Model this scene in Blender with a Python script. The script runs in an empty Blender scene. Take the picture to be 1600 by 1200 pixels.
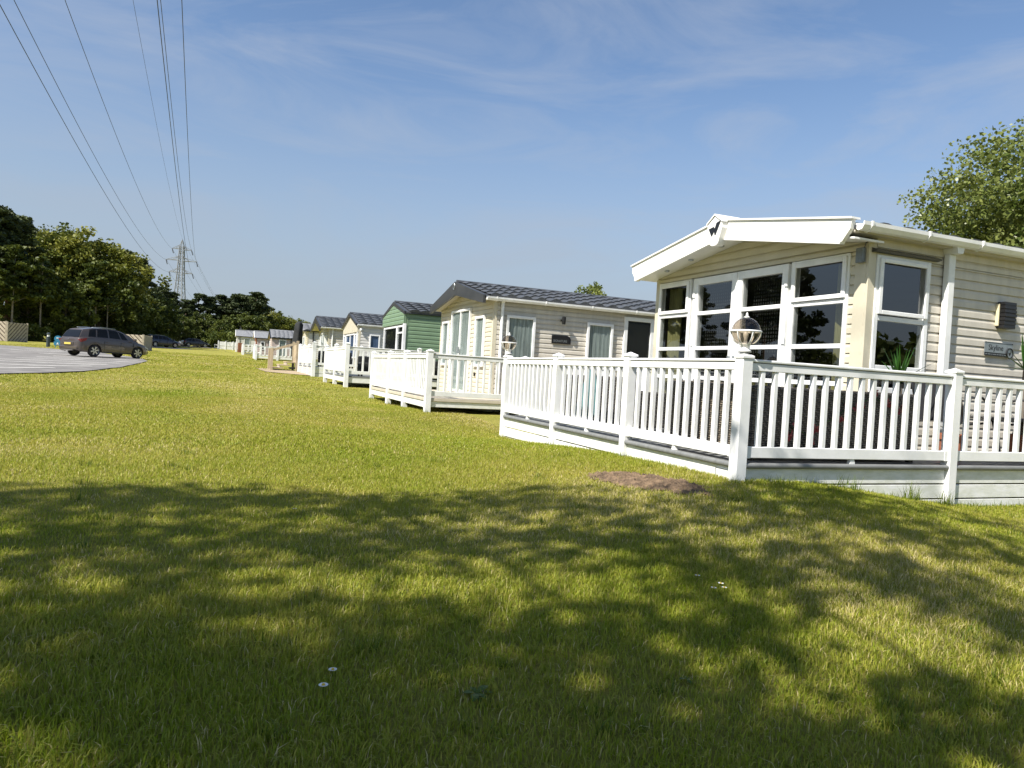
import bpy, bmesh, math, random
import numpy as np
from mathutils import Vector, Matrix
random.seed(7)
RNG = np.random.default_rng(11)
scene = bpy.context.scene
C = scene.collection
PI = math.pi
rad = math.radians

# ------------------------------------------------------------------ camera
CAMZ = 0.95
cam_d = bpy.data.cameras.new('camera')
cam = bpy.data.objects.new('camera', cam_d)
C.objects.link(cam)
right = Vector((0.92667537, -0.37115703, 0.05928931))
down = Vector((0.04965635, -0.03546612, -0.99813646))
fwd = Vector((0.37256812, 0.92789257, -0.01443527))
m = Matrix((( right.x, -down.x, -fwd.x, 0), (right.y, -down.y, -fwd.y, 0), (right.z, -down.z, -fwd.z, CAMZ), (0, 0, 0, 1)))
cam.matrix_world = m
cam_d.sensor_width = 36
cam_d.lens = 36 * 1125 / 1600
cam_d.clip_start = 0.05
cam_d.clip_end = 6000
scene.camera = cam

# ------------------------------------------------------------------ light
SUN = Vector((-2.5, -1.0, 3.0)).normalized()          # direction towards the sun
SUN_EL = math.asin(SUN.z)
SUN_AZ = math.atan2(SUN.x, SUN.y)                      # clockwise from +Y
world = bpy.data.worlds.new('World')
scene.world = world
world.use_nodes = True
nt = world.node_tree
nt.nodes.clear()
wo = nt.nodes.new('ShaderNodeOutputWorld')
bg = nt.nodes.new('ShaderNodeBackground')
sky = nt.nodes.new('ShaderNodeTexSky')
sky.sky_type = 'NISHITA'
sky.sun_disc = False
sky.sun_elevation = SUN_EL
sky.sun_rotation = SUN_AZ
sky.air_density = 1.0
sky.dust_density = 0.5
sky.ozone_density = 3.2
bg.inputs['Strength'].default_value = 0.088
# thin veil of cirrus
tc = nt.nodes.new('ShaderNodeTexCoord')
mp = nt.nodes.new('ShaderNodeMapping')
mp.inputs['Scale'].default_value = (1.1, 1.9, 5.0)
mp.inputs['Rotation'].default_value = (0.35, 0.55, 0.5)
nz = nt.nodes.new('ShaderNodeTexNoise')
nz.inputs['Scale'].default_value = 2.3
nz.inputs['Detail'].default_value = 9
nz.inputs['Roughness'].default_value = 0.6
nz.inputs['Distortion'].default_value = 0.9
cr = nt.nodes.new('ShaderNodeValToRGB')
cr.color_ramp.elements[0].position = 0.43
cr.color_ramp.elements[0].color = (0.0, 0.0, 0.0, 1)
cr.color_ramp.elements[1].position = 0.70
cr.color_ramp.elements[1].color = (0.42, 0.42, 0.42, 1)
mx = nt.nodes.new('ShaderNodeMix')
mx.data_type = 'RGBA'
mx.inputs['B'].default_value = (3.2, 3.55, 4.2, 1)
nt.links.new(tc.outputs['Generated'], mp.inputs['Vector'])
nt.links.new(mp.outputs['Vector'], nz.inputs['Vector'])
nt.links.new(nz.outputs['Fac'], cr.inputs['Fac'])
nt.links.new(cr.outputs['Color'], mx.inputs['Factor'])
nt.links.new(sky.outputs['Color'], mx.inputs['A'])
# haze low over the horizon
sep = nt.nodes.new('ShaderNodeSeparateXYZ')
nt.links.new(tc.outputs['Generated'], sep.inputs[0])
mr = nt.nodes.new('ShaderNodeMapRange')
mr.inputs['From Min'].default_value = 0.0
mr.inputs['From Max'].default_value = 0.42
mr.inputs['To Min'].default_value = 0.92
mr.inputs['To Max'].default_value = 0.0
mr.interpolation_type = 'SMOOTHSTEP'
nt.links.new(sep.outputs['Z'], mr.inputs['Value'])
hz = nt.nodes.new('ShaderNodeMix')
hz.data_type = 'RGBA'
hz.inputs['B'].default_value = (2.55, 2.92, 3.40, 1)
nt.links.new(mr.outputs['Result'], hz.inputs['Factor'])
nt.links.new(mx.outputs['Result'], hz.inputs['A'])
nt.links.new(hz.outputs['Result'], bg.inputs['Color'])
nt.links.new(bg.outputs['Background'], wo.inputs['Surface'])

sd = bpy.data.lights.new('sun', 'SUN')
sd.energy = 5.0
sd.angle = rad(0.53)
sd.color = (1.0, 0.95, 0.88)
so = bpy.data.objects.new('sun', sd)
C.objects.link(so)
so.rotation_euler = SUN.to_track_quat('Z', 'Y').to_euler()
so.location = (-20, -8, 30)

vs = scene.view_settings
vs.view_transform = 'Standard'
vs.look = 'None'
vs.exposure = 0.84
vs.gamma = 1
vs.use_curve_mapping = False

# ------------------------------------------------------------------ materials
def _nodes(name):
    mt = bpy.data.materials.new(name)
    mt.use_nodes = True
    n = mt.node_tree
    b = n.nodes['Principled BSDF']
    return mt, n, b

def mat(name, col, rough=0.5, var=0.12, scale=6.0, bump=0.0, bscale=60.0, metal=0.0, spec=0.5, col2=None, stretch=None, coat=0.0):
    mt, n, b = _nodes(name)
    b.inputs['Roughness'].default_value = rough
    b.inputs['Metallic'].default_value = metal
    b.inputs['Specular IOR Level'].default_value = spec
    b.inputs['Coat Weight'].default_value = coat
    c2 = col2 or tuple(max(0, c * (1 - var)) for c in col)
    geo = n.nodes.new('ShaderNodeNewGeometry')
    src = geo.outputs['Position']
    if stretch:
        mpn = n.nodes.new('ShaderNodeMapping')
        mpn.inputs['Scale'].default_value = stretch
        n.links.new(src, mpn.inputs['Vector'])
        src = mpn.outputs['Vector']
    ns = n.nodes.new('ShaderNodeTexNoise')
    ns.inputs['Scale'].default_value = scale
    ns.inputs['Detail'].default_value = 6
    ns.inputs['Roughness'].default_value = 0.62
    n.links.new(src, ns.inputs['Vector'])
    r = n.nodes.new('ShaderNodeValToRGB')
    r.color_ramp.elements[0].position = 0.36
    r.color_ramp.elements[0].color = (*c2, 1)
    r.color_ramp.elements[1].position = 0.64
    r.color_ramp.elements[1].color = (*col, 1)
    n.links.new(ns.outputs['Fac'], r.inputs['Fac'])
    n.links.new(r.outputs['Color'], b.inputs['Base Color'])
    if bump:
        n2 = n.nodes.new('ShaderNodeTexNoise')
        n2.inputs['Scale'].default_value = bscale
        n2.inputs['Detail'].default_value = 5
        n.links.new(src, n2.inputs['Vector'])
        bp = n.nodes.new('ShaderNodeBump')
        bp.inputs['Strength'].default_value = bump
        bp.inputs['Distance'].default_value = 0.01
        n.links.new(n2.outputs['Fac'], bp.inputs['Height'])
        n.links.new(bp.outputs['Normal'], b.inputs['Normal'])
    return mt

def glass(name, tint, ior=1.7, rough=0.0):
    mt, n, b = _nodes(name)
    n.nodes.remove(b)
    out = n.nodes['Material Output']
    tr = n.nodes.new('ShaderNodeBsdfTransparent')
    tr.inputs['Color'].default_value = (*tint, 1)
    gl = n.nodes.new('ShaderNodeBsdfGlossy')
    gl.inputs['Roughness'].default_value = rough
    gl.inputs['Color'].default_value = (0.95, 0.97, 1, 1)
    lw = n.nodes.new('ShaderNodeLayerWeight')
    f0 = ((ior - 1) / (ior + 1)) ** 2
    pw = n.nodes.new('ShaderNodeMath'); pw.operation = 'POWER'; pw.inputs[1].default_value = 5
    n.links.new(lw.outputs['Facing'], pw.inputs[0])
    fr = n.nodes.new('ShaderNodeMath'); fr.operation = 'MULTIPLY_ADD'
    fr.inputs[1].default_value = 1 - f0; fr.inputs[2].default_value = f0
    n.links.new(pw.outputs[0], fr.inputs[0])
    mxs = n.nodes.new('ShaderNodeMixShader')
    n.links.new(fr.outputs[0], mxs.inputs['Fac'])
    n.links.new(tr.outputs['BSDF'], mxs.inputs[1])
    n.links.new(gl.outputs['BSDF'], mxs.inputs[2])
    n.links.new(mxs.outputs['Shader'], out.inputs['Surface'])
    return mt

def leafmat(name, ca, cb, cdry=None, trans=0.3, rough=0.5, nscale=0.35):
    mt, n, b = _nodes(name)
    out = n.nodes['Material Output']
    at = n.nodes.new('ShaderNodeAttribute')
    at.attribute_name = 'rnd'
    r = n.nodes.new('ShaderNodeValToRGB')
    r.color_ramp.elements[0].position = 0.0
    r.color_ramp.elements[0].color = (*ca, 1)
    r.color_ramp.elements[1].position = 0.85 if cdry else 1.0
    r.color_ramp.elements[1].color = (*cb, 1)
    if cdry:
        e = r.color_ramp.elements.new(0.97)
        e.color = (*cdry, 1)
    geo = n.nodes.new('ShaderNodeNewGeometry')
    ns = n.nodes.new('ShaderNodeTexNoise')
    ns.inputs['Scale'].default_value = nscale
    ns.inputs['Detail'].default_value = 4
    n.links.new(geo.outputs['Position'], ns.inputs['Vector'])
    ad = n.nodes.new('ShaderNodeMath')
    ad.operation = 'MULTIPLY_ADD'
    ad.inputs[1].default_value = 0.9
    ad.inputs[2].default_value = -0.45
    n.links.new(ns.outputs['Fac'], ad.inputs[0])
    a2 = n.nodes.new('ShaderNodeMath')
    a2.operation = 'ADD'
    a2.use_clamp = True
    n.links.new(ad.outputs[0], a2.inputs[0])
    n.links.new(at.outputs['Fac'], a2.inputs[1])
    n.links.new(a2.outputs[0], r.inputs['Fac'])
    n.links.new(r.outputs['Color'], b.inputs['Base Color'])
    b.inputs['Roughness'].default_value = rough
    b.inputs['Specular IOR Level'].default_value = 0.3
    if trans:
        tl = n.nodes.new('ShaderNodeBsdfTranslucent')
        n.links.new(r.outputs['Color'], tl.inputs['Color'])
        ms = n.nodes.new('ShaderNodeMixShader')
        ms.inputs['Fac'].default_value = trans
        n.links.new(b.outputs['BSDF'], ms.inputs[1])
        n.links.new(tl.outputs['BSDF'], ms.inputs[2])
        n.links.new(ms.outputs['Shader'], out.inputs['Surface'])
    return mt

def lawnmat():
    mt, n, b = _nodes('lawn_turf')
    geo = n.nodes.new('ShaderNodeNewGeometry')
    def noise(s, d=6, ro=0.6):
        q = n.nodes.new('ShaderNodeTexNoise')
        q.inputs['Scale'].default_value = s
        q.inputs['Detail'].default_value = d
        q.inputs['Roughness'].default_value = ro
        n.links.new(geo.outputs['Position'], q.inputs['Vector'])
        return q.outputs['Fac']
    r1 = n.nodes.new('ShaderNodeValToRGB')
    r1.color_ramp.elements[0].position = 0.3
    r1.color_ramp.elements[0].color = (0.19, 0.20, 0.030, 1)
    r1.color_ramp.elements[1].position = 0.72
    r1.color_ramp.elements[1].color = (0.37, 0.325, 0.085, 1)
    n.links.new(noise(0.55, 8, 0.65), r1.inputs['Fac'])
    r2 = n.nodes.new('ShaderNodeValToRGB')
    r2.color_ramp.elements[0].position = 0.3
    r2.color_ramp.elements[0].color = (0.62, 0.62, 0.56, 1)
    r2.color_ramp.elements[1].position = 0.7
    r2.color_ramp.elements[1].color = (1.25, 1.25, 1.15, 1)
    n.links.new(noise(14, 8, 0.75), r2.inputs['Fac'])
    mm = n.nodes.new('ShaderNodeMix')
    mm.data_type = 'RGBA'
    mm.blend_type = 'MULTIPLY'
    mm.inputs['Factor'].default_value = 1
    n.links.new(r1.outputs['Color'], mm.inputs['A'])
    n.links.new(r2.outputs['Color'], mm.inputs['B'])
    n.links.new(mm.outputs['Result'], b.inputs['Base Color'])
    b.inputs['Roughness'].default_value = 0.9
    b.inputs['Specular IOR Level'].default_value = 0.15
    bp = n.nodes.new('ShaderNodeBump')
    bp.inputs['Strength'].default_value = 0.9
    bp.inputs['Distance'].default_value = 0.04
    n.links.new(noise(32, 6, 0.8), bp.inputs['Height'])
    n.links.new(bp.outputs['Normal'], b.inputs['Normal'])
    return mt

def weave(name, ca, cb):
    mt, n, b = _nodes(name)
    geo = n.nodes.new('ShaderNodeNewGeometry')
    w1 = n.nodes.new('ShaderNodeTexWave')
    w1.bands_direction = 'Z'
    w1.inputs['Scale'].default_value = 16
    w1.inputs['Distortion'].default_value = 1.5
    w1.inputs['Detail'].default_value = 2
    w2 = n.nodes.new('ShaderNodeTexWave')
    w2.bands_direction = 'DIAGONAL'
    w2.inputs['Scale'].default_value = 11
    w2.inputs['Distortion'].default_value = 2
    for w in (w1, w2):
        n.links.new(geo.outputs['Position'], w.inputs['Vector'])
    mu = n.nodes.new('ShaderNodeMath')
    mu.operation = 'MULTIPLY'
    n.links.new(w1.outputs['Fac'], mu.inputs[0])
    n.links.new(w2.outputs['Fac'], mu.inputs[1])
    r = n.nodes.new('ShaderNodeValToRGB')
    r.color_ramp.elements[0].color = (*ca, 1)
    r.color_ramp.elements[1].color = (*cb, 1)
    n.links.new(mu.outputs[0], r.inputs['Fac'])
    n.links.new(r.outputs['Color'], b.inputs['Base Color'])
    bp = n.nodes.new('ShaderNodeBump')
    bp.inputs['Strength'].default_value = 1
    bp.inputs['Distance'].default_value = 0.012
    n.links.new(mu.outputs[0], bp.inputs['Height'])
    n.links.new(bp.outputs['Normal'], b.inputs['Normal'])
    b.inputs['Roughness'].default_value = 0.55
    return mt

M = {}
M['white'] = mat('white_upvc', (0.81, 0.81, 0.80), 0.38, 0.07, 4.0, 0.05, 90, col2=(0.71, 0.715, 0.69))
M['skirt'] = mat('white_skirt_plastic', (0.79, 0.79, 0.77), 0.45, 0.16, 7.0, 0.08, 40, col2=(0.64, 0.65, 0.58), stretch=(1, 1, 3))
M['fascia'] = mat('cream_white_fascia', (0.80, 0.79, 0.75), 0.35, 0.05, 2.0)
M['cream'] = mat('cream_cladding', (0.58, 0.53, 0.40), 0.42, 0.09, 4.0, 0.06, 70)
M['beige'] = mat('stone_beige_cladding', (0.58, 0.54, 0.46), 0.42, 0.14, 3.0, 0.06, 70, stretch=(3, 3, .5))
M['green'] = mat('leaf_green_cladding', (0.185, 0.275, 0.165), 0.4, 0.12, 3.0, 0.05, 70)
M['pale'] = mat('pale_grey_cladding', (0.62, 0.60, 0.55), 0.42, 0.08, 4.0)
M['pinkish'] = mat('dusty_pink_cladding', (0.46, 0.38, 0.34), 0.5, 0.12, 4.0)
M['tile'] = mat('anthracite_roof_tile', (0.075, 0.080, 0.086), 0.48, 0.35, 9.0, 0.15, 60)
M['tilegrey'] = mat('weathered_grey_roof_tile', (0.24, 0.245, 0.25), 0.5, 0.3, 5.0, 0.15, 60)
M['dark'] = mat('dark_grey_trim', (0.045, 0.045, 0.045), 0.35, 0.2, 4.0)
M['black'] = mat('black_plastic', (0.012, 0.012, 0.013), 0.3, 0.2, 4.0)
M['nosing'] = mat('grey_composite_deck', (0.20, 0.205, 0.20), 0.5, 0.25, 5.0, 0.1, 80, stretch=(1, 6, 1))
M['deckbeige'] = mat('beige_composite_deck', (0.56, 0.50, 0.40), 0.5, 0.15, 5.0)
M['glass'] = glass('window_glass', (0.55, 0.57, 0.56), 2.1)
M['glass2'] = glass('clear_window_glass', (0.80, 0.84, 0.84), 1.55)
M['smoke'] = glass('smoked_lamp_glass', (0.66, 0.60, 0.52), 1.5)
M['carglass'] = mat('car_glass', (0.008, 0.009, 0.010), 0.05, 0.1, 2.0, spec=0.2)
M['olive'] = mat('olive_curtain', (0.40, 0.37, 0.15), 0.85, 0.3, 14.0, stretch=(6, 6, 0.4))
M['sage'] = mat('sage_curtain', (0.40, 0.44, 0.41), 0.85, 0.5, 5.0, stretch=(6, 6, 0.25))  # vertical tone streaks paint the shading of the curtain folds
M['bluecur'] = mat('blue_curtain', (0.10, 0.15, 0.27), 0.85, 0.25, 14.0, stretch=(6, 6, 0.4))
M['beads'] = mat('grey_bead_strings', (0.11, 0.11, 0.105), 0.5, 0.4, 60.0)
M['interior'] = mat('dim_toned_interior_lining', (0.06, 0.055, 0.045), 0.8, 0.2, 2.0)  # lining colour darkened so the rooms look unlit
M['wicker'] = weave('charcoal_wicker', (0.022, 0.020, 0.018), (0.155, 0.135, 0.11))
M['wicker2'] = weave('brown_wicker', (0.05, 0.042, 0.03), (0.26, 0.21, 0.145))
M['cushion'] = mat('charcoal_cushion', (0.035, 0.035, 0.04), 0.9, 0.2, 20)
M['terracotta'] = mat('terracotta_clay', (0.36, 0.13, 0.065), 0.75, 0.25, 9, 0.1)
M['metal'] = mat('painted_steel', (0.11, 0.105, 0.10), 0.35, 0.3, 12, metal=0.6)
M['silver'] = mat('brushed_silver', (0.42, 0.45, 0.46), 0.32, 0.1, 20, metal=0.75)
M['galv'] = mat('hazed_galvanised_steel', (0.23, 0.245, 0.26), 0.6, 0.25, 3, metal=0.1)  # lighter bluish tone paints distance haze into the steel
M['wire'] = mat('conductor_cable', (0.045, 0.047, 0.05), 0.6, 0.1, 3)
M['teal'] = mat('teal_parasol_cloth', (0.10, 0.20, 0.205), 0.9, 0.3, 12, stretch=(4, 4, 0.5))
M['charcloth'] = mat('charcoal_parasol_cloth', (0.018, 0.020, 0.020), 0.9, 0.3, 12)
M['timber'] = mat('pale_softwood', (0.46, 0.37, 0.24), 0.8, 0.25, 9, 0.2, 40, stretch=(1, 1, 0.3))
M['greytimber'] = mat('weathered_fence_timber', (0.46, 0.40, 0.31), 0.85, 0.3, 6, 0.2, 40)
M['shadetimber'] = mat('dark_shadowed_back_boards', (0.10, 0.075, 0.05), 0.9, 0.3, 6)  # shade behind the slats is put into this dark tone
M['redtimber'] = mat('red_brown_stained_timber', (0.24, 0.085, 0.035), 0.7, 0.3, 8, 0.15, 40)
M['asphalt'] = mat('worn_asphalt', (0.235, 0.222, 0.205), 0.9, 0.45, 1.1, 0.35, 120)
M['paint'] = mat('worn_white_line_paint', (0.78, 0.76, 0.70), 0.8, 0.3, 5)
M['soil'] = mat('bare_brown_soil', (0.20, 0.135, 0.080), 0.95, 0.5, 14, 0.8, 40, col2=(0.065, 0.043, 0.025))
M['gravel'] = mat('sandy_gravel', (0.40, 0.31, 0.20), 0.95, 0.35, 18, 0.6, 80)
M['bark'] = mat('pine_bark', (0.15, 0.085, 0.055), 0.9, 0.45, 3, 0.8, 12, stretch=(3, 3, 0.6))
M['bark2'] = mat('grey_bark', (0.19, 0.165, 0.13), 0.9, 0.45, 3, 0.8, 12, stretch=(3, 3, 0.6))
M['brickpat'] = mat('white_stone_skirt', (0.68, 0.64, 0.57), 0.7, 0.3, 14, 0.4, 20)
M['carbrown'] = mat('taupe_metallic_paint', (0.085, 0.068, 0.058), 0.3, 0.05, 2, metal=0.35, coat=0.8)
M['carnavy'] = mat('navy_metallic_paint', (0.012, 0.016, 0.032), 0.25, 0.05, 2, metal=0.4, coat=0.8)
M['cargrey'] = mat('graphite_car_paint', (0.02, 0.021, 0.024), 0.25, 0.05, 2, metal=0.4, coat=0.8)
M['tyre'] = mat('tyre_rubber', (0.012, 0.012, 0.012), 0.8, 0.2, 9)
M['alloy'] = mat('alloy_wheel', (0.55, 0.55, 0.55), 0.3, 0.1, 9, metal=0.8)
M['tail'] = mat('red_tail_lamp', (0.22, 0.012, 0.012), 0.15, 0.1, 9)
M['head'] = mat('clear_head_lamp', (0.6, 0.62, 0.64), 0.12, 0.1, 9, metal=0.4)
M['plate'] = mat('yellow_number_plate', (0.62, 0.47, 0.10), 0.4, 0.1, 9)
M['bluesign'] = mat('blue_sign', (0.03, 0.20, 0.36), 0.45, 0.1, 9)
M['bollard'] = mat('slate_bollard', (0.035, 0.05, 0.06), 0.5, 0.2, 9)
M['lawn'] = lawnmat()
M['grass'] = leafmat('grass_blades', (0.235, 0.305, 0.012), (0.465, 0.402, 0.085), (0.62, 0.53, 0.26), 0.45, 0.5, 0.55)
M['tuft'] = leafmat('long_grass_blades', (0.075, 0.125, 0.010), (0.19, 0.23, 0.025), None, 0.35, 0.45, 0.8)
M['oakleaf'] = leafmat('spring_oak_leaves', (0.070, 0.095, 0.011), (0.215, 0.215, 0.030), None, 0.25, 0.55, 0.25)
M['darkleaf'] = leafmat('dark_wood_leaves', (0.036, 0.058, 0.010), (0.120, 0.142, 0.022), None, 0.25, 0.55, 0.25)
M['pineleaf'] = leafmat('pine_needles', (0.020, 0.034, 0.011), (0.070, 0.090, 0.026), None, 0.12, 0.6, 0.3)
M['poplar'] = leafmat('poplar_leaves', (0.075, 0.110, 0.020), (0.215, 0.240, 0.065), None, 0.3, 0.38, 0.5)
M['yucca'] = leafmat('yucca_leaves', (0.025, 0.075, 0.010), (0.075, 0.17, 0.018), None, 0.15, 0.3, 3)
M['petal'] = mat('red_petals', (0.27, 0.03, 0.035), 0.6, 0.3, 30)
M['daisy'] = mat('white_petals', (0.82, 0.82, 0.80), 0.6, 0.05, 30)
M['daisyeye'] = mat('yellow_flower_centre', (0.6, 0.42, 0.03), 0.6, 0.1, 30)
M['lampglow'] = mat('warm_lamp_diffuser', (0.70, 0.62, 0.40), 0.5, 0.05, 9)
M['clip'] = mat('grey_metal_box', (0.20, 0.22, 0.22), 0.4, 0.3, 20, metal=0.5)

# ------------------------------------------------------------------ helpers
class MB:
    """collects vertices and faces in world coordinates"""
    def __init__(s):
        s.v = []
        s.f = []
    def add(s, vs, fs):
        o = len(s.v)
        s.v.extend(vs)
        s.f.extend([tuple(i + o for i in f) for f in fs])
        return s
    def box(s, x0, x1, y0, y1, z0, z1):
        if x0 > x1: x0, x1 = x1, x0
        if y0 > y1: y0, y1 = y1, y0
        if z0 > z1: z0, z1 = z1, z0
        v = [(x0, y0, z0), (x1, y0, z0), (x1, y1, z0), (x0, y1, z0), (x0, y0, z1), (x1, y0, z1), (x1, y1, z1), (x0, y1, z1)]
        return s.add(v, [(3, 2, 1, 0), (4, 5, 6, 7), (0, 1, 5, 4), (1, 2, 6, 5), (2, 3, 7, 6), (3, 0, 4, 7)])
    def cbox(s, x0, x1, y0, y1, z0, z1, c=0.004):
        """box with chamfered edges"""
        if x0 > x1: x0, x1 = x1, x0
        if y0 > y1: y0, y1 = y1, y0
        if z0 > z1: z0, z1 = z1, z0
        c = min(c, (x1 - x0) / 3, (y1 - y0) / 3, (z1 - z0) / 3)
        X = (x0, x1); Y = (y0, y1); Z = (z0, z1)
        v = []; idx = {}
        for i in (0, 1):
            for j in (0, 1):
                for k in (0, 1):
                    ix = X[i] + (c if i == 0 else -c); iy = Y[j] + (c if j == 0 else -c); iz = Z[k] + (c if k == 0 else -c)
                    for a, p in enumerate(((X[i], iy, iz), (ix, Y[j], iz), (ix, iy, Z[k]))):
                        idx[(i, j, k, a)] = len(v); v.append(p)
        g = lambda i, j, k, a: idx[(i, j, k, a)]
        f = []
        for i in (0, 1):
            q = [g(i, 0, 0, 0), g(i, 1, 0, 0), g(i, 1, 1, 0), g(i, 0, 1, 0)]; f.append(q if i else q[::-1])
        for j in (0, 1):
            q = [g(0, j, 0, 1), g(0, j, 1, 1), g(1, j, 1, 1), g(1, j, 0, 1)]; f.append(q if j else q[::-1])
        for k in (0, 1):
            q = [g(0, 0, k, 2), g(1, 0, k, 2), g(1, 1, k, 2), g(0, 1, k, 2)]; f.append(q if k else q[::-1])
        for i in (0, 1):
            for j in (0, 1):
                q = [g(i, j, 0, 0), g(i, j, 0, 1), g(i, j, 1, 1), g(i, j, 1, 0)]; f.append(q if i == j else q[::-1])
        for i in (0, 1):
            for k in (0, 1):
                q = [g(i, 0, k, 0), g(i, 0, k, 2), g(i, 1, k, 2), g(i, 1, k, 0)]; f.append(q if i != k else q[::-1])
        for j in (0, 1):
            for k in (0, 1):
                q = [g(0, j, k, 1), g(0, j, k, 2), g(1, j, k, 2), g(1, j, k, 1)]; f.append(q if j == k else q[::-1])
        for i in (0, 1):
            for j in (0, 1):
                for k in (0, 1):
                    q = [g(i, j, k, 0), g(i, j, k, 1), g(i, j, k, 2)]
                    f.append(q if (i + j + k) % 2 else q[::-1])
        return s.add(v, f)
    def prism(s, pts, axis, a, b):
        """polygon pts (2D in the two other axes) extruded along axis from a to b"""
        n = len(pts)
        def P(t, p):
            if axis == 'x': return (t, p[0], p[1])
            if axis == 'y': return (p[0], t, p[1])
            return (p[0], p[1], t)
        v = [P(a, p) for p in pts] + [P(b, p) for p in pts]
        f = [tuple(range(n))[::-1], tuple(range(n, 2 * n))] + [(i, (i + 1) % n, n + (i + 1) % n, n + i) for i in range(n)]
        return s.add(v, f)
    def tube(s, pts, r, n=6, cap=True):
        pts = [Vector(p) for p in pts]
        rs = r if isinstance(r, (list, tuple)) else [r] * len(pts)
        rings = []
        up = None
        for i, p in enumerate(pts):
            d = (pts[min(i + 1, len(pts) - 1)] - pts[max(i - 1, 0)]).normalized()
            if up is None:
                up = Vector((0, 0, 1)) if abs(d.z) < 0.9 else Vector((1, 0, 0))
            a = d.cross(up)
            if a.length < 1e-4: a = d.cross(Vector((1, 0.1, 0)))
            a.normalize(); b = d.cross(a).normalized()
            up = -b if b.z < 0 and abs(d.z) < .9 else up
            rings.append([tuple(p + (a * math.cos(2 * PI * k / n) + b * math.sin(2 * PI * k / n)) * rs[i]) for k in range(n)])
        v = [q for ring in rings for q in ring]
        f = []
        for i in range(len(pts) - 1):
            for k in range(n):
                f.append((i * n + k, i * n + (k + 1) % n, (i + 1) * n + (k + 1) % n, (i + 1) * n + k))
        if cap:
            f.append(tuple(range(n))[::-1]); f.append(tuple((len(pts) - 1) * n + k for k in range(n)))
        return s.add(v, f)
    def bar(s, p, q, w):
        return s.tube([p, q], w * 0.7, 4)
    def lathe(s, prof, c, n=24):
        """profile [(r, z)] turned round the vertical through c"""
        v = []
        for r, z in prof:
            for k in range(n):
                v.append((c[0] + r * math.cos(2 * PI * k / n), c[1] + r * math.sin(2 * PI * k / n), c[2] + z))
        f = []
        for i in range(len(prof) - 1):
            for k in range(n):
                f.append((i * n + k, i * n + (k + 1) % n, (i + 1) * n + (k + 1) % n, (i + 1) * n + k))
        f.append(tuple(range(n))[::-1]); f.append(tuple((len(prof) - 1) * n + k for k in range(n)))
        return s.add(v, f)
    def build(s, name, m, parent=None, smooth=False, local=False):
        off = Vector((0, 0, 0))
        if parent is not None and not local:
            off = Vector(parent['_o'])
        me = bpy.data.meshes.new(name)
        me.from_pydata([(p[0] - off.x, p[1] - off.y, p[2] - off.z) for p in s.v], [], s.f)
        me.update()
        if smooth:
            me.polygons.foreach_set('use_smooth', [True] * len(me.polygons))
        me.materials.append(M[m] if isinstance(m, str) else m)
        return link(name, me, parent)

def link(name, me, parent=None, loc=None):
    o = bpy.data.objects.new(name, me)
    C.objects.link(o)
    if parent is not None:
        o.parent = parent
        o['_o'] = list(parent['_o'])
        if loc is not None:
            o.location = Vector(loc) - Vector(parent['_o'])
    else:
        o['_o'] = [0.0, 0.0, 0.0]
        if loc is not None:
            o.location = loc
    return o

def tag(o, label, cat, group=None, kind=None):
    if label: o['label'] = label
    if cat: o['category'] = cat
    if group: o['group'] = group
    if kind: o['kind'] = kind
    return o

def thing(name, label, cat, loc, group=None):
    o = bpy.data.objects.new(name, None)
    o.empty_display_size = 0.2
    C.objects.link(o)
    o.location = loc
    o['_o'] = list(loc)
    return tag(o, label, cat, group)

def copy_tree(o, parent=None):
    c = o.copy()
    C.objects.link(c)
    if parent is not None: c.parent = parent
    for ch in list(o.children): copy_tree(ch, c)
    return c

def meshdata(mb, m, name, smooth=False):
    me = bpy.data.meshes.new(name)
    me.from_pydata(mb.v, [], mb.f)
    me.update()
    if smooth: me.polygons.foreach_set('use_smooth', [True] * len(me.polygons))
    me.materials.append(M[m])
    return me

def text_part(name, body, size, loc, rot, m, parent, ext=0.002, align='LEFT', sx=1.0):
    cu = bpy.data.curves.new('text', 'FONT')
    cu.body = body; cu.size = size; cu.extrude = ext; cu.align_x = align; cu.resolution_u = 3
    t = bpy.data.objects.new('text', cu)
    C.objects.link(t)
    dg = bpy.context.evaluated_depsgraph_get()
    me = bpy.data.meshes.new_from_object(t.evaluated_get(dg))
    bpy.data.objects.remove(t)
    me.name = name
    me.materials.clear(); me.materials.append(M[m])
    me.transform(Matrix.Diagonal((sx, 1, 1, 1)))
    o = link(name, me, parent, loc)
    o.rotation_euler = rot
    return o

def np_mesh(name, verts, faces_idx, nper, m, parent=None, rnd=None, smooth=False, origin=None):
    """fast mesh of equal sized faces; rnd = one random number per face"""
    me = bpy.data.meshes.new(name)
    nf = len(faces_idx)
    me.vertices.add(len(verts)); me.vertices.foreach_set('co', np.asarray(verts, dtype=np.float32).ravel())
    me.loops.add(nf * nper); me.loops.foreach_set('vertex_index', np.asarray(faces_idx, dtype=np.int32).ravel())
    me.polygons.add(nf); me.polygons.foreach_set('loop_start', np.arange(nf, dtype=np.int32) * nper)
    me.update(calc_edges=True)
    if rnd is not None:
        a = me.attributes.new('rnd', 'FLOAT', 'FACE'); a.data.foreach_set('value', np.asarray(rnd, dtype=np.float32))
    if smooth: me.polygons.foreach_set('use_smooth', np.ones(nf, dtype=bool))
    me.materials.append(M[m])
    return me

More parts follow.
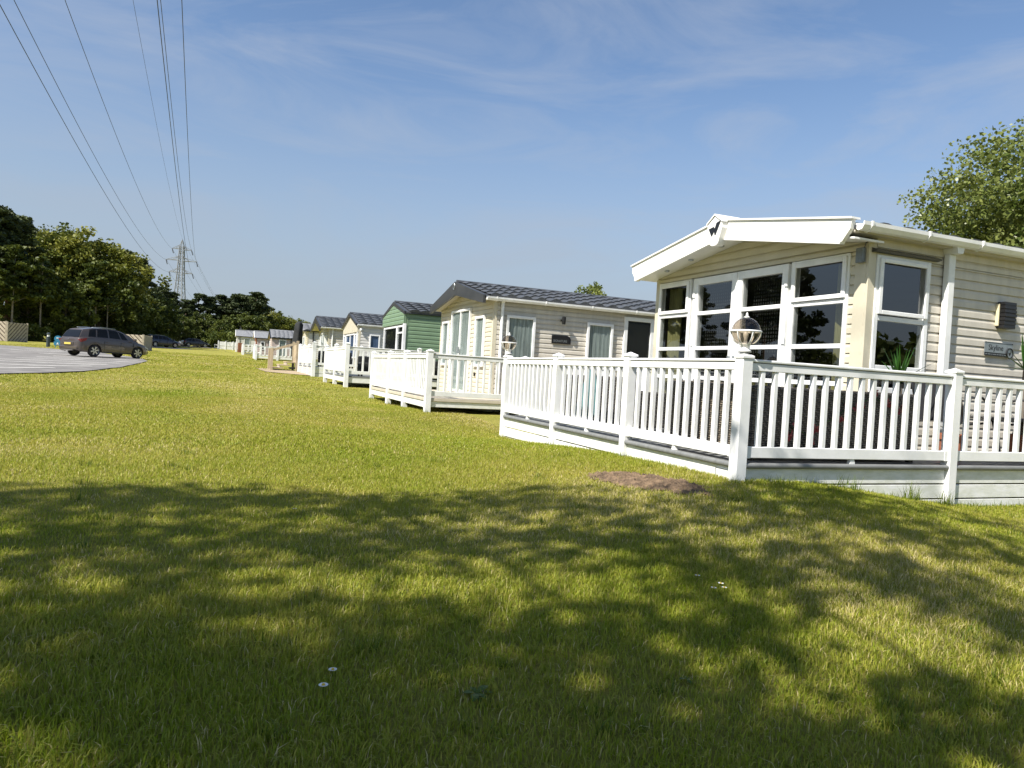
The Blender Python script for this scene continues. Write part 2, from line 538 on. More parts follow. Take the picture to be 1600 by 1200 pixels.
# ------------------------------------------------------------------ ground height
GP = np.array([(3.85, 4.64, .22), (3.85, 6.4, .18), (3.85, 8.14, .10), (3.85, 9.84, .02), (4.83, 4.6, .15), (6.26, 4.6, -.03), (7.3, 4.6, -.04), (9.5, 4.6, -.04),
    (3.45, 12.75, .17), (3.45, 14.5, .12), (3.45, 16, .11), (3.45, 18, .13), (3.2, 20.6, .31), (3.2, 22.7, .30), (3.2, 25, .31), (3.13, 28, .43), (0, 2, 0), (1.5, 2.8, 0.0),
    (-3, 8, .1), (0.3, 5, .06), (0, 10, .13), (-4, 20, .29), (5, 2.6, -.03), (-3, 4, .05), (3.0, 5.2, .12), (8, 2.5, -.04), (2.2, 8, .09), (1.8, 13, .16), (5.5, 7.7, .08), (6, 15.5, .12)])
def gbase(y):
    y = np.asarray(y, dtype=float)
    yc = np.clip(y, -40, 170)
    yp = np.maximum(yc, 0)
    return .0145 * yp + 1.9e-5 * yp * yp + 0.002 * np.minimum(yc, 0)
SG = 1.7
_K = np.exp(-((GP[:, None, 0] - GP[None, :, 0]) ** 2 + (GP[:, None, 1] - GP[None, :, 1]) ** 2) / (2 * SG * SG)) + np.eye(len(GP)) * 0.02
_Wt = np.linalg.solve(_K, GP[:, 2] - gbase(GP[:, 1]))
def gz(x, y):
    x = np.asarray(x, dtype=float); y = np.asarray(y, dtype=float)
    s = gbase(y) - .15 * np.exp(-((x + 6) / 7.0) ** 2 * .5 - ((y - 42) / 12.0) ** 2 * .5)
    for (gx, gy, _), w in zip(GP, _Wt):
        s = s + w * np.exp(-((x - gx) ** 2 + (y - gy) ** 2) / (2 * SG * SG))
    return s + 0.012 * np.sin(1.3 * x + .7 * y) * np.cos(.9 * y - .4 * x) * (y < 60)
def G(x, y): return float(gz(x, y))

def graded(stops):
    out = []
    for (a, b, st) in stops:
        out += list(np.arange(a, b, st))
    out.append(stops[-1][1])
    return np.array(out)
gx = graded([(-1500, -200, 130), (-200, -30, 10), (-30, -6, 1.0), (-6, 11, 0.16), (11, 40, 1.0), (40, 200, 10), (200, 1500, 130)])
gy = graded([(-300, -30, 20), (-30, 0, 1.5), (0, 12, 0.14), (12, 40, 0.4), (40, 180, 2.5), (180, 2600, 120)])
XX, YY = np.meshgrid(gx, gy)
ZZ = gz(XX, YY) - 0.004
nx, ny = len(gx), len(gy)
vi = np.arange(nx * ny).reshape(ny, nx)
fc = np.stack([vi[:-1, :-1], vi[:-1, 1:], vi[1:, 1:], vi[1:, :-1]], -1).reshape(-1, 4)
me = np_mesh('lawn', np.stack([XX, YY, ZZ], -1).reshape(-1, 3), fc, 4, 'lawn', smooth=True)
tag(link('lawn', me), 'wide mown lawn rising gently away from the camera', None, kind='structure')

def drape(poly, step, lift, m, name, label=None, parent=None, kind='structure'):
    """flat polygon (convex) cut into strips and laid on the ground"""
    bm = bmesh.new()
    bm.faces.new([bm.verts.new((p[0], p[1], 0)) for p in poly])
    xs = [p[0] for p in poly]; ys = [p[1] for p in poly]
    for ax, lo, hi in ((0, min(xs), max(xs)), (1, min(ys), max(ys))):
        t = lo + step
        while t < hi:
            co = [0, 0, 0]; co[ax] = t; no = [0, 0, 0]; no[ax] = 1
            bmesh.ops.bisect_plane(bm, geom=bm.verts[:] + bm.edges[:] + bm.faces[:], plane_co=co, plane_no=no)
            t += step
    for v in bm.verts: v.co.z = G(v.co.x, v.co.y) + lift
    me = bpy.data.meshes.new(name)
    bm.to_mesh(me); bm.free()
    for p in me.polygons:
        if p.normal.z < 0: p.flip()
    me.polygons.foreach_set('use_smooth', [True] * len(me.polygons))
    me.materials.append(M[m])
    o = link(name, me, parent)
    if kind and parent is None: o['kind'] = kind
    if label: o['label'] = label
    return o

LOT = [(-14, 12), (-6.2, 12), (-4.6, 18.6), (-3.5, 22.4), (-3.25, 27.7), (-3.55, 40.6), (-4.6, 46), (-7.5, 52.5), (-10.5, 54.5), (-14, 55)]
lot = drape(LOT, 2.0, 0.03, 'asphalt', 'car_park', 'grey asphalt car park with angled white bay lines')
for k in range(11):
    y0 = 20.0 + 3.3 * k
    x0 = -3.95 if y0 > 25 else (-4.35 if y0 > 21.5 else -5.0)
    if y0 > 44: x0 = -5.2
    if y0 > 48: x0 = -7.2
    dx, dy = -.72, -.69
    nxv, nyv = .69 * .1, -.72 * .1
    a = (x0, y0); b = (x0 + dx * 4.9, y0 + dy * 4.9)
    drape([(a[0] + nxv, a[1] + nyv), (a[0] - nxv, a[1] - nyv), (b[0] - nxv, b[1] - nyv), (b[0] + nxv, b[1] + nyv)], 1.0, 0.042, 'paint', 'painted_line', parent=lot)
drape([(-16, 90), (-5.2, 90), (-3.6, 95), (-4.2, 103), (-16, 106)], 3, 0.03, 'asphalt', 'road', 'grey asphalt parking strip under the distant dark cars')
drape([(-16, 126), (-2, 126), (-2, 136), (-16, 137)], 3, 0.03, 'asphalt', 'road', 'far asphalt strip before the woodland')
drape([(1.6, 31.0), (3.2, 28.4), (3.1, 33.8), (2.4, 36.6), (1.4, 36.2)], 0.5, 0.02, 'gravel', 'gravel_path', 'sandy gravel patch at the foot of the timber steps')

# bare soil on the mound near the corner post
sx, sy = np.meshgrid(np.linspace(-1, 1, 61), np.linspace(-1, 1, 41))
pts = []; keep = {}
def soilnoise(x, y): return .5 * math.sin(9 * x + 3 * y) * math.cos(7 * y - 2 * x) + .3 * math.sin(23 * x - 11 * y) + .25 * math.sin(31 * y + 17 * x)
bm = bmesh.new()
grid = {}
for j in range(60):
    for i in range(110):
        u = -1.25 + 2.5 * i / 109; v = -1.25 + 2.5 * j / 59
        px = 3.16 + u * 0.22 * 1.0 + v * 0.25 * 1.0
        # long axis runs from (3.05,5.55) to (3.3,4.35)
        px = 3.17 + 0.14 * u + 0.26 * v; py = 4.95 - 0.68 * u + 0.05 * v
        rr = u * u + v * v + 0.30 * soilnoise(px * 1.1, py * 1.3) + 0.22 * soilnoise(px * 3.3 + 1, py * 2.9) + random.uniform(-.08, .08)
        if rr < 0.92:
            e_ = 0.92 - rr
            h = 0.003 + 0.016 * min(1, e_ * 2) + (0.010 * soilnoise(px * 4.1, py * 3.7) + random.uniform(-.012, .012)) * min(1, e_ * 3)
            grid[(i, j)] = bm.verts.new((px, py, G(px, py) + h))
for (i, j), v in grid.items():
    q = [(i, j), (i + 1, j), (i + 1, j + 1), (i, j + 1)]
    if all(k in grid for k in q): bm.faces.new([grid[k] for k in q])
me = bpy.data.meshes.new('bare_soil'); bm.normal_update(); bm.to_mesh(me); bm.free()
for p in me.polygons:
    if p.normal.z < 0: p.flip()
me.materials.append(M['soil'])
o = link('bare_soil', me); o['kind'] = 'structure'; o['label'] = 'patch of bare brown soil in the lawn before the deck'
def in_soil(x, y):
    # invert the affine map used above
    a = np.array([[0.14, 0.26], [-0.68, 0.05]]); ia = np.linalg.inv(a)
    dx = x - 3.17; dy = y - 4.95
    u = ia[0, 0] * dx + ia[0, 1] * dy; v = ia[1, 0] * dx + ia[1, 1] * dy
    return u * u + v * v

# ------------------------------------------------------------------ decks
_bal = {}
def baluster_mesh(h, w=0.040):
    k = (round(h, 3), w)
    if k not in _bal:
        _bal[k] = meshdata(MB().cbox(-w / 2, w / 2, -w / 2, w / 2, 0, h, 0.003), 'white', 'baluster')
    return _bal[k]

def post(root, x, y, z0, z1, w=0.1, cap=True):
    p = MB().cbox(x - w / 2, x + w / 2, y - w / 2, y + w / 2, z0, z1 - (0.05 if cap else 0), 0.004).build('post', 'white', root)
    if cap:
        c = w / 2 + 0.008
        zb = z1 - 0.05
        mb = MB().cbox(x - c, x + c, y - c, y + c, zb, zb + 0.022, 0.003)
        k = c - 0.003
        zz = zb + 0.0222
        mb.add([(x - k, y - k, zz), (x + k, y - k, zz), (x + k, y + k, zz), (x - k, y + k, zz), (x, y, z1)], [(0, 1, 4), (1, 2, 4), (2, 3, 4), (3, 0, 4)])
        mb.build('post_cap', 'white', p)
    return p

def rails(root, axis, c, a, b, zt, zb, style='baluster', pitch=0.14, w=0.1, foot=True, zdeck=None, bal_w=0.04):
    """railing between post centres a and b; c = fixed coordinate; zt = top of handrail, zb = bottom of lower rail"""
    a0, b0 = a + w / 2 + 0.001, b - w / 2 - 0.001
    def bx(mb, s0, s1, d, z0, z1, ch=0.004):
        if axis == 'y': return mb.cbox(c - d, c + d, s0, s1, z0, z1, ch)
        return mb.cbox(s0, s1, c - d, c + d, z0, z1, ch)
    t = bx(MB(), a0 + .004, b0 - .004, 0.026, zt - 0.092, zt - 0.030).build('top_rail', 'white', root)
    bx(MB(), a0, b0, 0.036, zt - 0.024, zt, 0.006).build('handrail', 'white', t)
    bx(MB(), a0 + .01, b0 - .01, 0.015, zt - 0.0298, zt - 0.0242, 0.001).build('shade_gap_strip', 'dark', t)  # dark strip paints the shaded gap under the handrail
    br = bx(MB(), a0 + .004, b0 - .004, 0.026, zb, zb + 0.09).build('bottom_rail', 'white', root)
    for s0 in (a0, b0 - 0.045):
        bx(MB(), s0, s0 + 0.045, 0.0295, zb - 0.003, zb + 0.094, 0.002).build('rail_bracket', 'white', br)
    if foot and zdeck is not None:
        mdl = (a0 + b0) / 2
        if axis == 'y': MB().prism([(mdl - .03, zdeck), (mdl + .03, zdeck), (mdl + .018, zb - .0005), (mdl - .018, zb - .0005)], 'x', c - .018, c + .018).build('support_foot', 'white', br)
        else: MB().prism([(mdl - .03, zdeck), (mdl + .03, zdeck), (mdl + .018, zb - .0005), (mdl - .018, zb - .0005)], 'y', c - .018, c + .018).build('support_foot', 'white', br)
    h0, h1 = zb + 0.0895, zt - 0.0915
    if style == 'baluster':
        n = int(round((b0 - a0) / pitch)) - 1
        me = baluster_mesh(h1 - h0, bal_w)
        for i in range(n):
            s = a0 + (b0 - a0) * (i + 1) / (n + 1)
            link('baluster', me, root, (c, s, h0) if axis == 'y' else (s, c, h0))
    elif style == 'slat':
        n = int((b0 - a0) / 0.115)
        mb = MB()
        for i in range(n):
            s = a0 + (b0 - a0) * (i + .5) / n
            if axis == 'y': mb.box(c - .005, c + .005, s - .029, s + .029, h0, h1)
            else: mb.box(s - .027, s + .027, c - .012, c + .012, h0, h1)
        o = mb.build('slat_panel', 'white', root); o['kind'] = 'stuff'
    else:
        bx(MB(), a0, b0, 0.009, h0, h1, 0.002).build('privacy_panel', 'white', root)

def skirt_boards(root, axis, c, a, b, ztop, hs, m='skirt'):
    z = ztop
    for h in hs:
        mb = MB()
        if axis == 'y': mb.cbox(c - .008, c + .012, a, b, z - h, z, 0.003)
        else: mb.cbox(a, b, c - .008, c + .012, z - h, z, 0.003)
        mb.build('skirt_board', m, root)
        z -= h + 0.013

def nosing(root, axis, c, a, b, z0, z1, m):
    """bull-nosed deck edge, rounded towards the outside (negative side)"""
    pr = []
    r = (z1 - z0) / 2
    for k in range(7):
        t = PI / 2 + PI * k / 6
        pr.append((c + r * math.cos(t) * .8, (z0 + z1) / 2 + r * math.sin(t)))
    pr = pr + [(c + .13, z0), (c + .13, z1)]
    if axis == 'y': MB().prism(pr, 'y', a, b).build('deck_nosing', m, root, smooth=False)
    else: MB().prism(pr, 'x', a, b).build('deck_nosing', m, root, smooth=False)

# --- deck before the nearest home
D1X, D1Y = 3.865, 4.67
d1 = thing('raised_deck', 'nearest raised deck with white balustrade round the cream gabled caravan', 'deck', (D1X, D1Y, G(D1X, D1Y)))
fy = [4.67, 6.41, 8.12, 9.84]
for y in fy: post(d1, D1X, y, G(D1X, y) - .25, 1.245 if y not in (4.67, 9.84) else 1.232)
sxs = [D1X, 6.28, 8.55, 10.8]
for x in sxs[1:]: post(d1, x, D1Y, G(x, D1Y) - .25, 1.245)
for a, b in zip(fy[:-1], fy[1:]):
    rails(d1, 'y', D1X, a, b, 1.18, .385, zdeck=.345)
    nosing(d1, 'y', D1X - .028, a + .0505, b - .0505, .30, .345, 'nosing')
    skirt_boards(d1, 'y', D1X + .0, a + .0515, b - .0515, .298, (.124, .124, .124, .124))
for a, b in zip(sxs[:-1], sxs[1:]):
    rails(d1, 'x', D1Y, a, b, 1.18, .385, zdeck=.345)
    nosing(d1, 'x', D1Y - .028, a + .0505, b - .0505, .30, .345, 'nosing')
    skirt_boards(d1, 'x', D1Y + .0, a + .0515, b - .0515, .298, (.124, .124, .124, .124))
post(d1, 6.2, 9.84, 0.0, 1.245)
rails(d1, 'x', 9.84, D1X, 6.2, 1.18, .385, zdeck=.345)
y = D1Y + .12
bl = {}
while y < 9.8:
    L = 6.95 if y < 5.72 else 2.33
    if L not in bl: bl[L] = meshdata(MB().cbox(0, L, 0, .138, -.028, 0, .003), 'nosing', 'decking_board')
    if y + .138 < 9.86: link('decking_board', bl[L], d1, (D1X + .125, y, .3445))
    y += .1435
# small vent plate by the corner post
vp = MB().box(D1X - .0145, D1X - .0085, 4.735, 4.92, .17, .272).build('vent_plate', 'white', d1)
MB().box(D1X - .0165, D1X - .0147, 4.732, 4.738, .16, .275).box(D1X - .0165, D1X - .0147, 4.917, 4.923, .16, .275).box(D1X - .0165, D1X - .0147, 4.739, 4.916, .267, .273).build('plate_border', 'clip', vp)

# --- second deck
D2X, D2Y = 3.47, 12.72
d2 = thing('raised_deck', 'second raised deck with dense white slat front and beige edge board', 'deck', (D2X, D2Y, G(D2X, D2Y)))
fy = [12.72, 14.5, 16.05, 18.0]
for y in fy: post(d2, D2X, y, G(D2X, y) - .15, 1.31, 0.11)
for a, b in zip(fy[:-1], fy[1:]):
    rails(d2, 'y', D2X, a, b, 1.235, .455, 'slat', w=.11, zdeck=.42, foot=False)
    MB().cbox(D2X - .03, D2X + .1, a + .056, b - .056, .36, .42).build('deck_nosing', 'deckbeige', d2)
    MB().cbox(D2X - .012, D2X + .012, a + .056, b - .056, .235, .357).build('skirt_board', 'skirt', d2)
s2x = [D2X, 5.35, 7.2, 9.1]
for x in s2x[1:]: post(d2, x, D2Y, G(x, D2Y) - .15, 1.30, .1)
for a, b in zip(s2x[:-1], s2x[1:]):
    rails(d2, 'x', D2Y, a, b, 1.235, .455, 'baluster', pitch=.125, w=.11, zdeck=.42, foot=False)
    MB().cbox(a + .056, b - .056, D2Y - .03, D2Y + .1, .36, .42).build('deck_nosing', 'deckbeige', d2)
    MB().cbox(a + .056, b - .056, D2Y - .012, D2Y + .012, .255, .357).build('skirt_board', 'skirt', d2)
MB().box(D2X + .11, 9.1, D2Y + .11, 13.98, .385, .418).build('deck_floor', 'deckbeige', d2)
MB().box(D2X + .11, 5.1, 13.985, 17.98, .385, .418).build('deck_floor', 'deckbeige', d2)

# --- third deck: closed panels towards the lawn
D3X, D3Y = 3.22, 20.6
d3 = thing('raised_deck', 'third raised deck with solid white panels, before the green caravan', 'deck', (D3X, D3Y, G(D3X, D3Y)))
fy = [20.6, 22.75, 25.05]
for y in fy: post(d3, D3X, y, G(D3X, y) - .1, 1.56, .12)
for a, b in zip(fy[:-1], fy[1:]):
    rails(d3, 'y', D3X, a, b, 1.45, .72, 'panel', w=.12, zdeck=.62)
    MB().cbox(D3X - .02, D3X + .1, a + .062, b - .062, .57, .615).build('deck_nosing', 'nosing', d3)
    MB().cbox(D3X - .012, D3X + .012, a + .062, b - .062, .43, .567).build('skirt_board', 'skirt', d3)
s3 = [D3X, 5.3, 7.4]
for x in s3[1:]: post(d3, x, D3Y, G(x, D3Y) - .1, 1.54, .11)
for a, b in zip(s3[:-1], s3[1:]):
    rails(d3, 'x', D3Y, a, b, 1.45, .67, 'baluster', pitch=.19, w=.12, zdeck=.62, foot=False, bal_w=.05)
    MB().cbox(a + .062, b - .062, D3Y - .02, D3Y + .1, .57, .615).build('deck_nosing', 'nosing', d3)
    MB().cbox(a + .062, b - .062, D3Y - .012, D3Y + .012, .42, .567).build('skirt_board', 'skirt', d3)
MB().box(D3X + .11, 7.4, D3Y + .11, 21.35, .58, .612).build('deck_floor', 'nosing', d3)
MB().box(D3X + .11, 5.0, 21.355, 25.0, .58, .612).build('deck_floor', 'nosing', d3)

# --- fourth deck: panels over a stone-look skirt
D4X, D4Y = 3.14, 28.0
d4 = thing('raised_deck', 'fourth raised deck with solid white panels over a pale stone-look skirt', 'deck', (D4X, D4Y, G(D4X, D4Y)))
fy = [28.0, 29.8, 31.6, 33.4]
for i, y in enumerate(fy): post(d4, D4X, y, G(D4X, y) - .1, 1.72 if i in (0, 3) else 1.66, .14 if i in (0, 3) else .1)
for a, b in zip(fy[:-1], fy[1:]):
    rails(d4, 'y', D4X, a, b, 1.60, .88, 'panel', w=.14, zdeck=.78)
    MB().cbox(D4X - .02, D4X + .1, a + .072, b - .072, .73, .775).build('deck_nosing', 'nosing', d4)
    mb = MB(); z = .42; r = 0
    while z < .72:
        y = a + .075 - (.12 if r % 2 else 0)
        while y < b - .075:
            ya = max(y, a + .075); yb = min(y + .235, b - .075)
            if yb - ya > .02: mb.cbox(D4X - .014 - random.uniform(0, .006), D4X + .02, ya, yb, z, min(z + .072, .725), .004)
            y += .245
        z += .08; r += 1
    o = mb.build('stone_skirt', 'brickpat', d4); o['kind'] = 'stuff'
    MB().box(D4X + .021, D4X + .03, a + .071, b - .071, .3, .727).build('skirt_backing', 'brickpat', d4)
s4 = [D4X, 4.9, 6.8]
for x in s4[1:]: post(d4, x, D4Y, G(x, D4Y) - .1, 1.68, .11)
for a, b in zip(s4[:-1], s4[1:]):
    rails(d4, 'x', D4Y, a, b, 1.57, .84, 'baluster', pitch=.2, w=.14, zdeck=.78, foot=False, bal_w=.055)
    skirt_boards(d4, 'x', D4Y, a + .072, b - .072, .775, (.12, .12, .12))
MB().box(D4X + .11, 6.8, D4Y + .11, 29.35, .74, .772).build('deck_floor', 'nosing', d4)
MB().box(D4X + .11, 5.0, 29.355, 33.35, .74, .772).build('deck_floor', 'nosing', d4)

# --- far decks
d5 = thing('raised_deck', 'distant white balustraded deck on short legs beside the pink clad caravan', 'deck', (2.2, 57.3, G(2.2, 57.3)))
f5 = [57.3, 59.0]
for x, y in ((2.2, 57.3), (3.75, 57.3), (5.3, 57.3), (2.2, 59.0), (2.2, 60.8)): post(d5, x, y, G(x, y) - .15, 2.0, .16)
for a, b in ((2.2, 3.75), (3.75, 5.3)):
    rails(d5, 'x', 57.3, a, b, 1.9, 1.16, 'baluster', pitch=.26, w=.16, foot=False, bal_w=.09)
    MB().cbox(a + .081, b - .081, 57.28, 57.4, .98, 1.12).build('deck_nosing', 'skirt', d5)
for a, b in ((57.3, 59.0), (59.0, 60.8)):
    rails(d5, 'y', 2.2, a, b, 1.9, 1.16, 'panel', w=.16, foot=False)
    MB().cbox(2.18, 2.3, a + .081, b - .081, .98, 1.12).build('deck_nosing', 'skirt', d5)
MB().box(2.31, 5.3, 57.41, 60.7, 1.05, 1.11).build('deck_floor', 'nosing', d5)
d6 = thing('raised_deck', 'small far white deck left of the balustraded one', 'deck', (1.9, 77.0, G(1.9, 77)))
for x, y in ((1.75, 77), (3.4, 77), (1.75, 80)): post(d6, x, y, G(x, y) - .1, 2.4, .2)
rails(d6, 'x', 77, 1.75, 3.4, 2.3, 1.5, 'baluster', pitch=.34, w=.2, foot=False, bal_w=.13)
rails(d6, 'y', 1.75, 77, 80, 2.3, 1.5, 'panel', w=.2, foot=False)
MB().box(1.86, 3.4, 77.06, 80, 1.36, 1.45).build('deck_floor', 'skirt', d6)

# far white screen fence at the end of the row
fn = thing('white_fence', 'long low white panel fence at the far end of the row', 'fence', (-0.9, 118.9, G(-.9, 118.9)))
fx = [-0.9, .15, 1.2, 2.2]
for x in fx: MB().cbox(x - .08, x + .08, 118.82, 118.98, G(x, 118.9) - .1, 3.32).build('post', 'white', fn)
for a, b in zip(fx[:-1], fx[1:]):
    MB().cbox(a + .081, b - .081, 118.87, 118.9, 2.05, 3.2).build('privacy_panel', 'white', fn)
    MB().cbox(a + .081, b - .081, 118.85, 118.93, 2.58, 2.66).build('mid_rail', 'skirt', fn)
MB().cbox(-1.45, -1.35, 118.85, 118.95, 1.7, 2.75).build('post', 'white', fn)
for z in (2.2, 2.6): MB().cbox(-1.349, -.981, 118.87, 118.93, z, z + .1).build('hand_rail', 'white', fn)
fe = thing('white_fence', 'short white panel end fence beside the red-brown timber gate', 'fence', (1.4, 103, G(1.4, 103)))
MB().cbox(1.35, 1.5, 100.5, 104.5, 1.5, 2.85).build('privacy_panel', 'white', fe)
MB().cbox(1.33, 1.52, 100.3, 100.499, 1.45, 2.95).build('post', 'white', fe)
gt = thing('timber_gate', 'red-brown timber screen standing between the far white decks', 'gate', (1.9, 97, G(1.9, 97)))
for i in range(5): MB().cbox(1.62 + i * .13, 1.74 + i * .13, 97, 97.03, 1.55, 2.78).build('plank', 'redtimber', gt)
for z in (1.7, 2.6): MB().cbox(1.6, 2.3, 97.031, 97.07, z, z + .1).build('cross_rail', 'redtimber', gt)
for i in range(3): MB().cbox(1.59, 1.618, 97.2 + i * 1.0, 98.1 + i * 1.0, 1.5, 2.78).build('plank', 'redtimber', gt)

# timber steps beside the fourth deck
ts = thing('timber_steps', 'new pale timber steps with sloping handrail beside the fourth deck', 'steps', (2.4, 35.4, G(2.4, 35.4)))
gb = G(2.4, 35.4)
for i, (xa, xb) in enumerate(((2.05, 2.5), (2.35, 2.8), (2.65, 3.1))):
    MB().cbox(xa, xb, 34.3, 36.2, gb + .14 * i + .08, gb + .14 * i + .13).build('tread', 'timber', ts)
    MB().cbox(xa + .02, xa + .045, 34.32, 36.18, gb + .14 * i - .06, gb + .14 * i + .078).build('riser', 'greytimber', ts)
for y in (34.25, 36.25):
    MB().cbox(1.95, 2.06, y - .05, y + .05, gb - .1, gb + 1.0).build('newel_post', 'timber', ts)
    MB().cbox(3.05, 3.16, y - .05, y + .05, gb - .1, gb + 1.38).build('newel_post', 'timber', ts)
    MB().prism([(2.061, gb + .86), (3.049, gb + 1.2), (3.049, gb + 1.3), (2.061, gb + .96)], 'y', y - .03, y + .03).build('handrail', 'timber', ts)
for i in range(4): MB().cbox(3.08, 3.13, 34.42 + i * .42, 34.78 + i * .42, gb + .4, gb + 1.3).build('plank', 'timber', ts)

# ------------------------------------------------------------------ static caravans
def slope(y, yc, W, ze, za): return za - (za - ze) * abs(y - yc) / (W / 2)

def free_intervals(a, b, z0, z1, holes):
    """parts of [a,b] not covered by a hole that overlaps z0..z1"""
    iv = [(a, b)]
    for (h0, h1, hz0, hz1) in holes:
        if hz1 - z0 > 0.005 and z1 - hz0 > 0.005:
            nv = []
            for (p, q) in iv:
                if h1 <= p or h0 >= q: nv.append((p, q)); continue
                if h0 > p: nv.append((p, h0))
                if h1 < q: nv.append((h1, q))
            iv = nv
    return [(p, q) for p, q in iv if q - p > 0.012]

def board(mb, axis, c, p0, p1, q0, q1, z0, z1, lap=0.020):
    """one shiplap board facing the negative side of c; p = span at the bottom, q = span at the top"""
    o0, o1 = c - lap, c - 0.002
    def P(o, s, z): return (o, s, z) if axis == 'y' else (s, o, z)
    v = []
    for t, o in ((0, c), (.03, o0), (.60, o0 + .001), (.80, o0 + (o1 - o0) * .45), (1, o1)):
        z = z0 + (z1 - z0) * t
        v += [P(o, p0 + (q0 - p0) * t, z), P(o, p1 + (q1 - p1) * t, z)]
    mb.add(v, [(0, 1, 3, 2), (2, 3, 5, 4), (4, 5, 7, 6), (6, 7, 9, 8), (0, 2, 4, 6, 8), (1, 9, 7, 5, 3)])

ZE_ = [None]
def cladding(part_name, root, m, axis, c, a, b, z0, z1, pitch, holes=(), top=None, objects=False, thick=0.05):
    """wall of horizontal boards. top(s)->z roof line for gables"""
    n = max(1, int(round((z1 - z0) / pitch)))
    ph = (z1 - z0) / n
    back = MB()
    rows = MB()
    pieces = []
    eds = [z0 + i * ph for i in range(n + 1)]
    for h in holes:
        for hz in (h[2], h[3]):
            if z0 < hz < z1 and min(abs(hz - e_) for e_ in eds) > .006: eds.append(hz)
    if top is not None and ZE_[0] and z0 < ZE_[0] < z1: eds.append(ZE_[0])
    eds.sort()
    for za, zb in zip(eds[:-1], eds[1:]):
        if zb - za < .004: continue
        sa0, sb0, sa1, sb1 = a, b, a, b
        if top is not None:
            sa0, sb0 = top(za); sa1, sb1 = top(zb)
            if sb0 - sa0 < .05: continue
            if sb1 < sa1: sa1 = sb1 = (sa0 + sb0) / 2
        for (p, q) in free_intervals(sa0, sb0, za, zb, holes):
            q0 = sa1 if p == sa0 else p
            q1 = sb1 if q == sb0 else q
            if objects: pieces.append((p, q, q0, q1, za, zb))
            else: board(rows, axis, c, p, q, q0, q1, za, zb)
            v = [(p, za), (q, za), (q1, zb), (q0, zb)]
            if axis == 'y': back.prism(v, 'x', c + .0005, c + thick)
            else: back.prism(v, 'y', c + .0005, c + thick)
    if objects:
        w = back.build(part_name, m, root)
        for p, q, q0, q1, za, zb in pieces:
            mb = MB(); board(mb, axis, c, p, q, q0, q1, za, zb); mb.build('cladding_board', m, w)
    else:
        rows.v += []; o = len(rows.v)
        rows.add(back.v, back.f)
        w = rows.build(part_name, m, root)
    return w

def window(root, axis, c, a, b, z0, z1, rows=(), cols=(), fr=0.055, out=0.03, gm='glass', name='window', deep=0.05, fm='white'):
    """frame round a..b, z0..z1 standing proud of c on its negative side; rows/cols = positions of the bars"""
    def bx(mb, s0, s1, o0, o1, za, zb): return mb.cbox(o0, o1, s0, s1, za, zb, .004) if axis == 'y' else mb.cbox(s0, s1, o0, o1, za, zb, .004)
    mb = MB()
    o0, o1 = c - out, c + deep
    bx(mb, a, a + fr, o0, o1, z0, z1); bx(mb, b - fr, b, o0, o1, z0, z1)
    bx(mb, a + fr, b - fr, o0 + .001, o1 - .001, z0, z0 + fr); bx(mb, a + fr, b - fr, o0 + .001, o1 - .001, z1 - fr, z1)
    w = mb.build(name, fm, root)
    zs = [z0 + fr] + list(rows) + [z1 - fr]
    ss = [a + fr] + list(cols) + [b - fr]
    for r in rows: bx(MB(), a + fr + .001, b - fr - .001, o0 + .004, o1 - .004, r - .026, r + .026).build('glazing_bar', fm, w)
    for k in cols:
        for i in range(len(zs) - 1):
            bx(MB(), k - .024, k + .024, o0 + .005, o1 - .005, zs[i] + (.0265 if i else .001), zs[i + 1] - (.0265 if i < len(zs) - 2 else .001)).build('glazing_bar', fm, w)
    for i in range(len(zs) - 1):
        for j in range(len(ss) - 1):
            za = zs[i] + (.026 if i else 0); zb = zs[i + 1] - (.026 if i < len(zs) - 2 else 0)
            sa = ss[j] + (.024 if j else 0); sb = ss[j + 1] - (.024 if j < len(ss) - 2 else 0)
            g = MB()
            t = c - out * .35
            if axis == 'y': g.add([(t, sa, za), (t, sb, za), (t, sb, zb), (t, sa, zb)], [(0, 3, 2, 1)])
            else: g.add([(sa, t, za), (sb, t, za), (sb, t, zb), (sa, t, zb)], [(0, 1, 2, 3)])
            g.build('pane', gm, w)
    return w

def curtain(root, axis, c, a, b, z0, z1, m, amp=0.03, per=0.11, flare=0.0):
    n = max(8, int((b - a) / per * 6))
    mb = MB(); v = []; nz_ = 5
    for j in range(nz_ + 1):
        t = j / nz_
        for i in range(n + 1):
            u = i / n
            s = a + (b - a) * u + flare * (1 - t) * (u - .5)
            d = amp * math.sin(2 * PI * (b - a) * u / per + .5 * math.sin(3.1 * j)) * (.6 + .4 * math.sin(7 * u + 1)) + .3 * amp * math.sin(13 * u)
            v.append((c + d, s, z0 + (z1 - z0) * t) if axis == 'y' else (s, c + d, z0 + (z1 - z0) * t))
    f = []
    for j in range(nz_):
        for i in range(n):
            p = j * (n + 1) + i
            f.append((p, p + 1, p + n + 2, p + n + 1))
    return mb.add(v, f).build('curtain', m, root, smooth=True)

